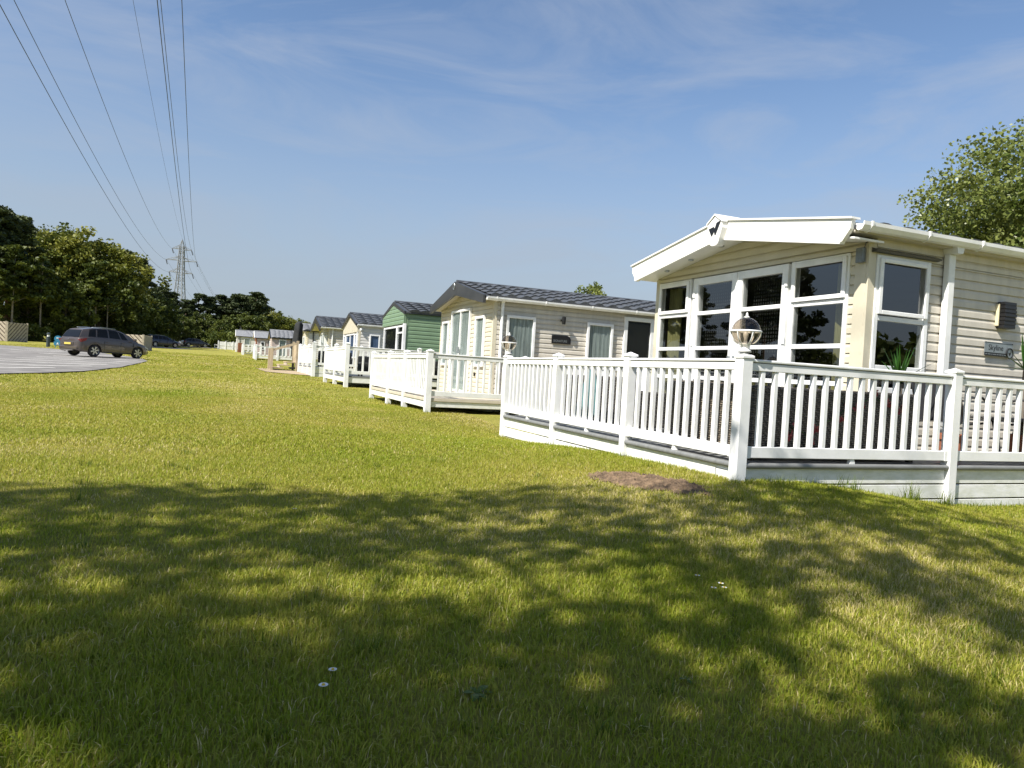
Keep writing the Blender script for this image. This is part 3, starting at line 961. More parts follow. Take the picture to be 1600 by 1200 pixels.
def gutter(root, x0, x1, y, z, r=0.05, m='white', step=0.8, first=0.0, dz=0.0):
    mb = MB(); v = []
    pr = [(y + r, z + r * .3), (y + r * .9, z - r * .6), (y + r * .3, z - r * 1.05), (y - r * .5, z - r * .9), (y - r, z - r * .2), (y - r * 1.05, z + r * .45), (y - r * .8, z + r * .45), (y - r * .75, z)]
    mb.prism([(a, b) for a, b in pr], 'x', x0, x1)
    g = mb.build('gutter', m, root)
    x = x0 + first
    while x < x1:
        q = [(y + r * 1.1, z + r * .35), (y + r, z - r * .7), (y + r * .3, z - r * 1.25), (y - r * .6, z - r * 1.05), (y - r * 1.2, z - r * .25), (y - r * 1.25, z + r * .6), (y - r * .9, z + r * .6)]
        MB().prism(q, 'x', x, x + .022).build('gutter_bracket', m, g)
        x += step
    return g

def roof_slab(root, x0, x1, yc, half, ze, za, th, m, name='roof', xoff=0.0):
    """two pitched slabs"""
    mb = MB()
    mb.prism([(yc - half, ze), (yc, za), (yc + half, ze), (yc + half, ze - th), (yc, za - th), (yc - half, ze - th)], 'x', x0, x1)
    return mb.build(name, m, root)

def tile_mesh(wd, ln, m):
    """one pressed pan tile: hump across, step at the foot; local x along the eave, y up the slope, z out"""
    v = []; n = 7
    for (yy, zz) in ((0.0, -.012), (0.0, .034), (ln * 1.04, .002)):
        for i in range(n + 1):
            u = i / n
            v.append((wd * u, yy, zz + (.042 * math.sin(PI * min(1, u / .62)) if u < .62 else -.016 * math.sin(PI * (u - .62) / .38)) if zz > -.01 else zz))
    f = []
    for j in range(2):
        for i in range(n):
            p = j * (n + 1) + i
            f.append((p, p + 1, p + n + 2, p + n + 1))
    return meshdata(MB().add(v, f), m, 'roof_tile')

def tiled_slope(root, x0, x1, ye, ze, yr, zr, wd, ln, m, objects=True, joinname='roof_tiles'):
    """tiles on the slope from the eave (ye,ze) up to the ridge (yr,zr)"""
    L = math.hypot(yr - ye, zr - ze)
    nrow = max(1, int(round(L / ln))); lr = L / nrow
    ncol = int((x1 - x0) / wd)
    wd = (x1 - x0) / ncol
    ang = math.atan2(zr - ze, yr - ye)
    if objects:
        me = tile_mesh(wd, lr, m)
        for r in range(nrow):
            for c_ in range(ncol):
                o = link('roof_tile', me, root, (x0 + c_ * wd, ye + (yr - ye) * r / nrow, ze + (zr - ze) * r / nrow))
                o.rotation_euler = (ang, 0, 0)
    else:
        v = []; f = []
        n = 5
        ny_, nz_ = -math.sin(ang), math.cos(ang)
        for r in range(nrow):
            for c_ in range(ncol):
                o = len(v)
                for (yy, zz) in ((0.0, -.01), (0.0, .034), (lr * 1.04, .002)):
                    for i in range(n + 1):
                        u = i / n
                        h = zz + (.042 * math.sin(PI * u) if zz > -.005 else 0)
                        d = lr * r + yy
                        v.append((x0 + (c_ + u) * wd, ye + math.cos(ang) * d + ny_ * h, ze + math.sin(ang) * d + nz_ * h))
                for j in range(2):
                    for i in range(n):
                        p = o + j * (n + 1) + i
                        f.append((p, p + 1, p + n + 2, p + n + 1))
        ob = MB().add(v, f).build(joinname, m, root); ob['kind'] = 'stuff'

# --- nearest caravan -------------------------------------------------------
X1, Y1, W1, L1 = 6.33, 5.765, 4.02, 10.6
YC1 = Y1 + W1 / 2
ZF, ZE, ZA = .36, 2.57, 2.885
c1 = thing('static_caravan', 'nearest cream caravan with white boxed gable, tall front windows and beige side', 'caravan', (X1, Y1, .1))
ZE_[0] = ZE
holesF = [(Y1 + .22, 9.70, ZF, 2.50)]
def topF(z): 
    if z <= ZE: return (Y1, Y1 + W1)
    h = W1 / 2 * (ZA - z) / (ZA - ZE)
    return (YC1 - h, YC1 + h)
cladding('front_wall', c1, 'cream', 'y', X1, Y1, Y1 + W1, ZF - .25, ZA, .105, holesF, topF, objects=True)
holesS = [(6.42, 7.22, .98, 2.45)]
cladding('side_wall', c1, 'beige', 'x', Y1, X1 + .09, X1 + L1, ZF - .25, 2.64, .1035, holesS, None, objects=True)
MB().box(X1 + .05, X1 + L1, Y1 + W1 - .05, Y1 + W1, ZF - .25, 2.6).build('far_wall', 'beige', c1)
MB().box(X1 + L1 - .05, X1 + L1, Y1 + .051, Y1 + W1 - .051, ZF - .25, 2.6).build('rear_wall', 'beige', c1)
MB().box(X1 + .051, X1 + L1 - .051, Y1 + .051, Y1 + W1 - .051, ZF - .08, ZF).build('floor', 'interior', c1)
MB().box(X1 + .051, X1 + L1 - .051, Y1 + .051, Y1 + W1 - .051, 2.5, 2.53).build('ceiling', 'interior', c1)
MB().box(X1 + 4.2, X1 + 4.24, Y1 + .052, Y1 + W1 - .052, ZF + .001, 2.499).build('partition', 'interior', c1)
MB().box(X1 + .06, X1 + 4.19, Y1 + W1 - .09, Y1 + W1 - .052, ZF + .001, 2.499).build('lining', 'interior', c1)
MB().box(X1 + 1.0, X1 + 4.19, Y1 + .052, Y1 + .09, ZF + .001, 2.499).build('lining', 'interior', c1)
# corner trims
MB().cbox(X1 - .02, X1 + .085, Y1 - .02, Y1 + .012, ZF - .2, 2.60).build('corner_trim', 'cream', c1)
MB().cbox(X1 - .021, X1 + .012, Y1 + .0125, Y1 + .16, ZF - .2, 2.52).build('corner_trim', 'cream', c1)
MB().cbox(X1 - .022, X1 + .03, 9.705, Y1 + W1 + .02, ZF - .2, 2.56).build('corner_trim', 'cream', c1)
# front glazing
RW = (1.05, 1.47, 1.97)
for ya, yb in ((8.87, 9.695), (5.985, 6.855)):
    w = window(c1, 'y', X1, ya, yb, .50, 2.49, RW, (), .06, .035)
    # opening casement over the top light
    mb = MB()
    for s0, s1, z0, z1 in ((ya + .03, ya + .085, 2.0, 2.46), (yb - .085, yb - .03, 2.0, 2.46), (ya + .086, yb - .086, 2.0, 2.05), (ya + .086, yb - .086, 2.405, 2.46)):
        mb.cbox(X1 - .058, X1 - .0355, s0, s1, z0, z1, .005)
    mb.build('casement', 'white', w)
    MB().cbox(X1 - .01, X1 + .04, ya, yb, ZF - .02, .499).build('lower_panel', 'white', c1)
dr = window(c1, 'y', X1, 7.835, 8.775, .36, 2.48, RW, (), .10, .05, name='patio_door')
MB().cbox(X1 - .09, X1 - .051, 7.87, 7.90, 1.22, 1.36).build('handle', 'silver', dr)
for z in (.7, 1.5, 2.2): MB().cbox(X1 - .066, X1 - .051, 8.735, 8.785, z, z + .09).build('hinge', 'white', dr)
dr = window(c1, 'y', X1, 6.895, 7.825, .36, 2.48, RW, (), .10, .05, name='patio_door')
MB().cbox(X1 - .09, X1 - .051, 7.76, 7.79, 1.22, 1.36).build('handle', 'silver', dr)
for z in (.7, 1.5, 2.2): MB().cbox(X1 - .066, X1 - .051, 6.885, 6.935, z, z + .09).build('hinge', 'white', dr)
for y in (8.82, 6.875): MB().cbox(X1 - .012, X1 + .04, y - .03 if y > 8 else y - .018, y + .03 if y > 8 else y + .018, ZF, 2.49).build('mullion', 'white', c1)
# side window
w = window(c1, 'x', Y1, 6.415, 7.225, .98, 2.455, (1.25, 1.78), (), .058, .035)
mb = MB()
for s0, s1, z0, z1 in ((6.45, 6.5, 1.82, 2.42), (7.14, 7.19, 1.82, 2.42), (6.501, 7.139, 1.82, 1.865), (6.501, 7.139, 2.375, 2.42)):
    mb.cbox(s0, s1, Y1 - .058, Y1 - .0355, z0, z1, .005)
mb.build('casement', 'white', w)
MB().prism([(Y1 - .09, 2.49), (Y1, 2.53), (Y1, 2.47), (Y1 - .08, 2.475)], 'x', 6.34, 7.32).build('awning_rail', 'dark', c1)
# curtains and bead strings
curtain(c1, 'y', X1 + .16, 6.02, 6.30, .55, 2.42, 'olive', .035, .1)
curtain(c1, 'y', X1 + .16, 9.36, 9.66, .55, 2.42, 'olive', .035, .1)
for ya, yb in ((7.95, 8.66), (7.0, 7.7)):
    mb = MB()
    y = ya
    while y < yb:
        z = .5
        while z < 2.38:
            mb.box(X1 + .115, X1 + .121, y, y + .011, z, z + .028); z += .048
        y += .044
    o = mb.build('bead_curtain', 'beads', c1); o['kind'] = 'stuff'
# boxed gable
FX = X1 - .42
YL, YR = YC1 + 2.15, YC1 - 2.15
def gz1(y): return 3.10 - .355 * abs(y - YC1) / 2.15
for sgn in (1, -1):
    ye = YC1 + sgn * 2.15
    y_in = YC1 + sgn * .11
    pl = [(y_in, gz1(y_in)), (ye, gz1(ye)), (ye - sgn * .02, gz1(ye) - .10), (ye - sgn * .12, gz1(ye) - .215), (y_in, gz1(y_in) - .225)]
    if sgn < 0: pl = pl[::-1]
    fb = MB().prism(pl, 'x', FX, FX + .05).build('gable_fascia', 'fascia', c1)
    lip = [(y_in, gz1(y_in) + .022), (ye + sgn * .012, gz1(ye) + .022), (ye + sgn * .012, gz1(ye) + .001), (y_in, gz1(y_in) + .001)]
    MB().prism(lip if sgn > 0 else lip[::-1], 'x', FX - .022, FX + .1).build('fascia_lip', 'fascia', fb)
    lo = [(y_in, gz1(y_in) - .226), (ye - sgn * .12, gz1(ye) - .216), (ye - sgn * .13, gz1(ye) - .24), (y_in, gz1(y_in) - .25)]
    MB().prism(lo if sgn > 0 else lo[::-1], 'x', FX - .016, FX + .05).build('fascia_lip', 'fascia', fb)
    # soffit
    zo = lambda y: ZE + .002 + (ZA - ZE) * (1 - abs(y - YC1) / (W1 / 2))
    s = [(YC1, zo(YC1)), (ye, zo(ye)), (ye, zo(ye) + .02), (YC1, zo(YC1) + .02)]
    sf = MB().prism(s if sgn > 0 else s[::-1], 'x', FX + .051, X1 + .045).build('soffit', 'fascia', c1)
    for t in (.28, .95, 1.55):
        yy = YC1 + sgn * t
        MB().lathe([(.0, -.012), (.032, -.012), (.042, -.002), (.042, .012), (0, .012)], (FX + .25, yy, zo(yy) - .006), 14).build('soffit_light', 'silver', sf)
# keystone with emblem
ks = [(YC1 - .15, 3.05), (YC1 - .15, 2.98), (YC1 - .085, 2.79), (YC1 - .045, 2.765), (YC1 + .045, 2.765), (YC1 + .085, 2.79), (YC1 + .15, 2.98), (YC1 + .15, 3.05), (YC1, 3.145)]
kk = MB().prism(ks[::-1], 'x', FX - .085, FX + .02).build('gable_keystone', 'fascia', c1)
MB().prism([(YC1 - .162, 3.052), (YC1, 3.157), (YC1 + .162, 3.052), (YC1 + .162, 3.07), (YC1, 3.178), (YC1 - .162, 3.07)], 'x', FX - .1, FX + .3).build('keystone_cap', 'fascia', kk)
ex = FX - .0875
def ey(u): return YC1 - u * 1.4           # u to the viewer's right
def poly(pts): return MB().prism([(ey(a), b) for a, b in pts], 'x', ex - .003, ex)
poly([(-.085, 2.995), (-.010, 3.012), (.004, 2.985), (-.004, 2.945), (-.030, 2.895), (-.042, 2.895)]).build('emblem', 'black', kk)
poly([(.006, 2.99), (.025, 3.055), (.092, 3.078), (.022, 2.90), (.008, 2.90), (-.002, 2.945)]).build('emblem', 'black', kk)
# roof
rf = roof_slab(c1, FX + .052, X1 + L1 + .15, YC1, 2.16, 2.69, 3.055, .04, 'tile')
tiled_slope(rf, FX + .3, X1 + L1 + .1, YC1 - 2.14, 2.692, YC1, 3.06, .34, .36, 'tile', objects=False)
gutter(c1, FX + .055, X1 + L1, YC1 - 2.20, 2.69, .058, 'white', .83, .1)
MB().box(FX + .06, X1 + L1, YC1 - 2.14, Y1 + .02, 2.625, 2.68).build('eave_board', 'beige', c1)
# downpipe
dp = MB().cbox(7.415, 7.515, Y1 - .105, Y1 - .03, .1, 2.56, .008).build('downpipe', 'white', c1)
MB().prism([(7.425, 2.561), (7.505, 2.561), (7.525, 2.64), (7.405, 2.64)], 'y', YC1 - 2.2, Y1 - .02).build('hopper', 'white', dp)
# junction box at the corner
jb = MB().cbox(X1 - .075, X1 - .03, Y1 + .015, Y1 + .115, 2.36, 2.52, .006).build('junction_box', 'clip', c1)
MB().tube([(X1 - .05, Y1 + .02, 2.52), (X1 - .08, Y1 - .02, 2.56), (X1 - .03, Y1 - .04, 2.58)], .006, 6).build('cable', 'dark', jb)
# louvred wall lamp
wl = MB().cbox(8.338, 8.362, Y1 - .055, Y1 - .015, 1.84, 2.10, .006).build('wall_lamp', 'lampglow', c1)
mb = MB()
for i in range(7): mb.cbox(8.3625, 8.565, Y1 - .125 + .004 * abs(i - 3), Y1 - .013, 1.815 + i * .045, 1.815 + i * .045 + .038, .006)
mb.box(8.37, 8.56, Y1 - .11, Y1 - .014, 1.83, 2.11)
mb.build('louvre', 'black', wl)
# name plate
npz = Y1 - .04
pl = MB().cbox(8.155, 8.64, npz - .006, npz, 1.49, 1.65, .002).build('name_plate', 'silver', c1)
MB().box(8.155, 8.54, npz - .0095, npz - .0063, 1.487, 1.527).build('plate_strip', 'black', pl)
MB().box(8.19, 8.61, npz - .008, npz - .0062, 1.637, 1.643).build('plate_line', 'black', pl)
text_part('plate_text', 'Skyline', .092, (8.22, npz - .0065, 1.556), (PI / 2, 0, 0), 'black', pl, .0012, sx=1.0)
ring = []
for k in range(28):
    t = 2 * PI * k / 28
    ring.append((8.585 + .052 * math.cos(t), npz - .0145, 1.532 + .058 * math.sin(t)))
MB().tube(ring + [ring[0], ring[1]], .0075, 6, cap=False).build('plate_ring', 'black', pl)
MB().prism([(8.585 + .045 * math.cos(2 * PI * k / 20), 1.532 + .05 * math.sin(2 * PI * k / 20)) for k in range(20)], 'y', npz - .0125, npz - .0064).build('plate_disc', 'silver', pl)
MB().prism([(8.562, 1.538), (8.575, 1.545), (8.583, 1.53), (8.596, 1.553), (8.612, 1.56), (8.598, 1.525), (8.584, 1.505), (8.574, 1.512)], 'y', npz - .0155, npz - .0127).build('plate_bird', 'black', pl)
mb = MB()
xx = 8.17
for wd_ in (.03, .045, .022, .05, .03, .04, .018, .035):
    mb.box(xx, xx + wd_, npz - .0108, npz - .0096, 1.503, 1.511); xx += wd_ + .012
mb.build('plate_small_print', 'silver', pl)
for xx in (8.17, 8.625): MB().lathe([(0, -.006), (.007, -.006), (.007, .006), (0, .006)], (xx, npz - .009, 1.642), 10).build('screw', 'black', pl)
MB().box(X1 + .1, X1 + L1 - .1, Y1 + .08, Y1 + .13, -.3, ZF - .251).build('plinth_skirt', 'skirt', c1)
MB().box(X1 + .1, X1 + .15, Y1 + .131, Y1 + W1 - .1, -.3, ZF - .251).build('plinth_skirt', 'skirt', c1)

# --- generic caravan -------------------------------------------------------
def caravan(label, X, Y, W, L, zf, ze, za, mf, ms, mroof, mtrim, ov, fwin, swin, pitch=.105, tile_obj=False, gut='white', pipe=None, fasc=.12, side_eave=.10, skirt='skirt', tiles=True, cur='sage', lift=0.0):
    yc = Y + W / 2
    ZE_[0] = ze
    c = thing('static_caravan', label, 'caravan', (X, Y, G(X, Y)))
    def top(z):
        if z <= ze: return (Y, Y + W)
        h = W / 2 * (za - z) / (za - ze)
        return (yc - h, yc + h)
    cladding('front_wall', c, mf, 'y', X, Y, Y + W, zf - .1, za, pitch, (), top)
    cladding('side_wall', c, ms, 'x', Y, X + .07, X + L, zf - .1, ze - .01, pitch, ())
    MB().box(X + .05, X + L, Y + W - .05, Y + W, zf - .1, ze).build('far_wall', ms, c)
    MB().box(X + L - .05, X + L, Y + .051, Y + W - .051, zf - .1, ze).build('rear_wall', ms, c)
    MB().cbox(X - .02, X + .068, Y - .02, Y + .06, zf - .1, ze - .01).build('corner_trim', mf, c)
    MB().cbox(X - .02, X + .04, Y + W - .05, Y + W + .02, zf - .1, ze - .01).build('corner_trim', mf, c)
    MB().box(X + .12, X + L - .1, Y + .1, Y + .15, G(X, Y) - .3, zf - .101).build('plinth_skirt', skirt, c)
    MB().box(X + .12, X + .17, Y + .151, Y + W - .1, G(X, Y) - .3, zf - .101).build('plinth_skirt', skirt, c)
    half = W / 2 + side_eave
    zr = za + .06 + lift; zo = ze + .06 - (za - ze) * side_eave / (W / 2)
    rf = roof_slab(c, X - ov, X + L + .1, yc, half, zo, zr, .05, mroof)
    if tiles: tiled_slope(rf, X - ov + .12, X + L + .08, yc - half - .02, zo + .004, yc, zr + .006, .34, .33, mroof, tile_obj)
    MB().tube([(X - ov, yc, zr + .012), (X + L + .1, yc, zr + .012)], .055, 8).build('ridge_cap', mroof, rf)
    for sgn in (1, -1):
        ye = yc + sgn * half
        p = [(yc, zr + .02), (ye, zo + .02), (ye, zo - fasc * .75), (yc, zr - fasc - lift * .75)]
        MB().prism(p if sgn > 0 else p[::-1], 'x', X - ov - .04, X - ov + .02).build('bargeboard', mtrim, c)
        if ov > .08:
            s = [(yc, za + .002), (ye, zo - .058), (ye, zo - .075), (yc, za - .015)]
            MB().prism(s if sgn > 0 else s[::-1], 'x', X - ov + .021, X + .03).build('soffit', mf, c)
    if gut:
        gutter(c, X - ov + .03, X + L, yc - half - .035, zo - .035, .05, gut, 1.1, .2)
    if pipe: MB().tube([(pipe, Y - .06, zf - .3), (pipe, Y - .06, ze - .06), (pipe, yc - half - .03, zo - .06)], .036, 8).build('downpipe', gut or mtrim, c)
    for axis, lst, cc in (('y', fwin, X), ('x', swin, Y)):
        for wdef in lst:
            a, b, z0, z1, rows, cols, kind = wdef
            t = cc - .0215
            if kind == 'door':  # black sheet stands for the dark room behind the door glass
                w = window(c, axis, t, a, b, z0, z1, rows, cols, .085, .05, 'glass2', 'door', .002)
                if axis == 'y': MB().box(t - .006, t - .002, a + .02, b - .02, z0 + .02, z1 - .02).build('door_dark_backing', 'black', w)
                else: MB().box(a + .02, b - .02, t - .006, t - .002, z0 + .02, z1 - .02).build('door_dark_backing', 'black', w)
                if axis == 'x': MB().cbox(a + .03, a + .06, t - .095, t - .051, z0 + .95, z0 + 1.1).build('handle', 'silver', w)
            else:
                w = window(c, axis, t, a, b, z0, z1, rows, cols, .055, .05, 'glass2', 'window' if kind != 'patio' else 'patio_door', .002)
                if kind == 'dark':  # black sheet paints the unlit room behind these panes
                    if axis == 'y': MB().box(t - .006, t - .002, a + .02, b - .02, z0 + .02, z1 - .02).build('dark_backing', 'black', w)
                    else: MB().box(a + .02, b - .02, t - .006, t - .002, z0 + .02, z1 - .02).build('dark_backing', 'black', w)
                else:
                    curtain(w, axis, t - .009, a + .045, b - .045, z0 + .045, z1 - .045, cur if kind in ('curtain', 'patio') else kind, .005, .10)
                if kind == 'patio':
                    mid = (a + b) / 2
                    for s in (-1, 1):
                        if axis == 'y': MB().cbox(t - .085, t - .051, mid + s * .05 - .012, mid + s * .05 + .012, z0 + .9, z0 + 1.05).build('handle', 'silver', w)
    return c

# second home: scale factor of its survey about the camera
k2 = 3.85 / 3.66
def Z2(z): return (z - .95) * k2 + .95
X2, Y2 = 4.8745 * k2, 13.297 * k2
fw = [(16.17 * k2, 16.70 * k2, Z2(1.05), Z2(2.09), (), (), 'curtain'), (14.62 * k2, 15.97 * k2, .45, Z2(2.30), (), ((15.295) * k2,), 'patio'), (13.69 * k2, 14.26 * k2, Z2(1.05), Z2(2.09), (), (), 'curtain')]
sw = [(5.13 * k2, 5.75 * k2, Z2(1.05), Z2(2.10), (), (), 'curtain'), (6.92 * k2, 7.53 * k2, Z2(1.1), Z2(2.10), (), (), 'curtain'), (7.79 * k2, 8.52 * k2, .45, Z2(2.29), (), (), 'door')]
c2 = caravan('beige caravan with anthracite tiled roof and dark gable boards, next along the row', X2, Y2, 3.85, 9.0, .42, Z2(2.39), Z2(2.69), 'cream', 'beige', 'tile', 'dark', .26, fw, sw, .1, True, 'white', X2 + .16, .2, .12, lift=.12)
yp = Y2 - .034
pl = MB().prism([(6.13 * k2, Z2(1.61)), (6.13 * k2, Z2(1.785)), (6.46 * k2, Z2(1.785)), (6.53 * k2, Z2(1.765)), (6.56 * k2, Z2(1.72)), (6.56 * k2, Z2(1.61))], 'y', yp - .012, yp).build('name_plate', 'black', c2)
text_part('plate_text', 'SIGNATURE', .072, (6.165 * k2, yp - .013, Z2(1.645)), (PI / 2, 0, 0), 'silver', pl, .001, sx=.86)
MB().lathe([(0, 0), (.008, 0), (.008, .004), (0, .004)], (6.15 * k2, yp - .014, Z2(1.772)), 10).build('screw', 'silver', pl)
lx, lz = 6.33 * k2, Z2(2.09)
wl = MB().tube([(lx, Y2 - .02, lz), (lx, Y2 - .13, lz + .01)], .022, 8).build('wall_light', 'black', c2)
MB().lathe([(.0, -.09), (.035, -.09), (.042, -.02), (.042, .06), (.02, .075), (0, .075)], (lx, Y2 - .15, lz), 14).build('lamp_head', 'black', wl)
e2 = [(Y2 + 3.85 / 2 + .05 * math.cos(2 * PI * k / 18), Z2(2.69) + .09 + .075 * math.sin(2 * PI * k / 18)) for k in range(19)]
MB().tube([(X2 - .315, a, b) for a, b in e2 + [e2[1]]], .008, 5, cap=False).build('gable_badge', 'silver', c2)
MB().cbox(X2 - .055, X2 - .03, Y2 + .9, Y2 + .95, Z2(.85), Z2(.93)).build('socket_cover', 'black', c2)

# green home
k3 = 3.05 / 3.7
def Z3(z): return (z - .95) * k3 + .95
X3, Y3 = 6.12 * k3, 25.96 * k3
c3 = caravan('leaf green clad caravan with dark bay window under its gable', X3, Y3, 3.05, 8.5, .6, Z3(2.93), Z3(3.37), 'green', 'green', 'tile', 'dark', .06,
    [(Y3 + .10, Y3 + .95, 1.1, Z3(2.50), (2.0,), (), 'dark'), (Y3 + .97, Y3 + 2.92, 1.1, Z3(2.50), (), (), 'dark')],
    [], .125, False, None, None, .1, .08)
MB().prism([(Y3 - .03, Z3(2.55)), (Y3 + 3.08, Z3(2.55)), (Y3 + 3.08, Z3(2.93)), (Y3 + 1.525, Z3(3.36)), (Y3 - .03, Z3(2.93))][::-1], 'x', X3 - .075, X3 - .02).build('gable_panel', 'green', c3)
mb = MB()
for i in range(6):
    z0 = Z3(2.55) + i * .125
    def hw(z): return 1.56 if z < Z3(2.93) else max(0, 1.56 * (Z3(3.36) - z) / (Z3(3.36) - Z3(2.93)))
    if hw(z0) > .1: board(mb, 'y', X3 - .0755, Y3 + 1.525 - hw(z0), Y3 + 1.525 + hw(z0), Y3 + 1.525 - hw(z0 + .125), Y3 + 1.525 + hw(z0 + .125), z0, z0 + .125, .016)
mb.build('gable_boards', 'green', c3)
MB().cbox(X3 - .085, X3 - .001, Y3 - .045, Y3 + .075, .5, Z3(2.545)).build('corner_post', 'white', c3)

# white home with boxed gable
X4, Y4 = 5.02, 29.44
c4 = caravan('pale white caravan with cream boxed gable behind the fourth deck', X4, Y4, 3.7, 9, .8, 2.55, 3.05, 'cream', 'pale', 'tile', 'dark', .12,
    [(Y4 + .12, Y4 + .62, 1.2, 2.2, (1.75,), (), 'bluecur'), (Y4 + .75, Y4 + 2.95, 1.2, 2.22, (), (Y4 + 1.85,), 'bluecur'), (Y4 + 3.08, Y4 + 3.58, 1.2, 2.2, (1.75,), (), 'bluecur')],
    [(5.45, 5.88, 1.25, 2.2, (), (), 'bluecur')], .125, False, 'white', 6.16, .1, .08)
for s, yy in ((1, Y4), (-1, Y4 + 3.7)):
    MB().cbox(X4 - .07, X4 - .022, min(yy, yy + s * .1), max(yy, yy + s * .1), .8, 2.28).build('bay_post', 'white', c4)
MB().prism([(Y4 - .02, 2.27), (Y4 + 3.72, 2.27), (Y4 + 3.72, 2.52), (Y4 + 1.85, 3.02), (Y4 - .02, 2.52)][::-1], 'x', X4 - .075, X4 - .022).build('gable_panel', 'cream', c4)
MB().lathe([(0, -.04), (.05, -.04), (.06, 0), (.04, .05), (0, .05)], (X4 + .06, Y4 - .1, 2.36), 12).build('bulkhead_lamp', 'white', c4)

# beige home further on
k5 = 1.085
X5, Y5 = 4.49 * k5, 34.47 * k5
c5 = caravan('taupe caravan with dark overhanging gable and white corner downpipe', X5, Y5, 4.0, 9.5, 1.0, 2.72, 3.28, 'cream', 'beige', 'tile', 'dark', .45,
    [(Y5 + .4, Y5 + .95, 1.2, 2.35, (), (), 'curtain'), (Y5 + 1.2, Y5 + 2.8, 1.0, 2.5, (), (Y5 + 2.0,), 'patio'), (Y5 + 3.05, Y5 + 3.6, 1.2, 2.35, (), (), 'curtain')],
    [], .125, False, 'white', X5 + .18, .3, .12)
# pale home with black downpipe
k6 = .905
X6, Y6 = 5.17 * k6, 50.39 * k6
c6 = caravan('pale sage caravan with black downpipe and arched front window', X6, Y6, 3.35, 8, 1.2, 2.82, 3.22, 'cream', 'pale', 'tilegrey', 'fascia', .3,
    [(Y6 + 1.1, Y6 + 2.25, 1.4, 2.5, (), (), 'curtain')], [], .125, False, 'black', X6 + .33, .12, .1, tiles=True)
# far homes
c7 = caravan('dusty pink caravan with grey roof and pale glazed side door, far along the row', 3.62, 62.4, 3.6, 6.5, 1.15, 2.72, 3.36, 'pinkish', 'pinkish', 'tilegrey', 'black', .15,
    [(64.4, 65.4, 1.5, 2.5, (), (), 'dark')], [(4.15, 4.72, 1.15, 2.62, (), (), 'curtain')], .16, False, 'black', 5.1, .12, .1, tiles=True)
c8 = caravan('small far caravan with red-brown timber end and grey roof', 2.98, 78.0, 3.4, 4.5, 1.4, 3.05, 3.72, 'redtimber', 'pinkish', 'tilegrey', 'fascia', .2,
    [(79.2, 80.2, 1.7, 2.7, (), (), 'dark')], [(3.4, 3.8, 1.9, 2.7, (), (), 'dark')], .2, False, 'black', 4.2, .12, .1, tiles=False)
c9 = caravan('farthest pale caravan with grey roof before the trees at the row end', 1.6, 110.5, 3.6, 7, 2.15, 4.0, 4.85, 'pale', 'pale', 'tilegrey', 'fascia', .2,
    [(111.5, 112.7, 2.6, 3.6, (), (), 'dark')], [(2.6, 3.4, 2.7, 3.7, (), (), 'curtain')], .25, False, 'black', 2.0, .12, .1, tiles=False)

# ------------------------------------------------------------------ post lamps
def post_lamp(x, y, z, label):
    t = thing('post_lamp', label, 'lamp', (x, y, z), 'globe lamps on deck posts')
    c = (x, y, z)
    MB().lathe([(0, 0), (.05, 0), (.05, .012), (.038, .022), (.036, .05), (.046, .062), (.046, .07), (0, .07)], c, 24).build('lamp_base', 'white', t, True)
    R, zc = .112, .165
    bowl = [(R * math.sin(a), zc - R * math.cos(a)) for a in [rad(28 + i * 62 / 8) for i in range(9)]]
    o = MB(); v = []; n = 28
    for r, zz in bowl:
        for k in range(n): v.append((x + r * math.cos(2 * PI * k / n), y + r * math.sin(2 * PI * k / n), z + zz))
    o.add(v, [(i * n + k, i * n + (k + 1) % n, (i + 1) * n + (k + 1) % n, (i + 1) * n + k) for i in range(8) for k in range(n)])
    g = o.build('glass_bowl', 'smoke', t, True)
    for k in range(6):
        a = 2 * PI * k / 6 + .3
        pts = [(x + (r + .003) * math.cos(a), y + (r + .003) * math.sin(a), z + zz) for r, zz in bowl]
        MB().tube(pts, .006, 5).build('bowl_rib', 'white', g, True)
    ringp = [(x + (R + .004) * math.cos(2 * PI * k / 32), y + (R + .004) * math.sin(2 * PI * k / 32), z + zc) for k in range(34)]
    MB().tube(ringp, .009, 6, cap=False).build('lamp_ring', 'white', t, True)
    dome = [(R * math.cos(a), zc + R * math.sin(a)) for a in [rad(4 + i * 78 / 9) for i in range(10)]]
    o = MB(); v = []
    for r, zz in dome:
        for k in range(n): v.append((x + r * math.cos(2 * PI * k / n), y + r * math.sin(2 * PI * k / n), z + zz))
    o.add(v, [(i * n + k, i * n + (k + 1) % n, (i + 1) * n + (k + 1) % n, (i + 1) * n + k) for i in range(9) for k in range(n)])
    d = o.build('glass_dome', 'smoke', t, True)
    MB().lathe([(.02, zc + R - .004), (.022, zc + R + .006), (.009, zc + R + .014), (.009, zc + R + .03), (.004, zc + R + .04), (0, zc + R + .042)], c, 14).build('finial', 'white', d, True)
    MB().lathe([(0, .071), (.014, .071), (.014, .11), (.02, .125), (.022, .145), (.012, .17), (0, .175)], c, 12).build('bulb', 'white', t, True)
post_lamp(D1X, D1Y, 1.233, 'smoked globe lamp on the near corner post of the nearest deck')
post_lamp(D1X, 9.84, 1.233, 'smoked globe lamp on the far front post of the nearest deck')

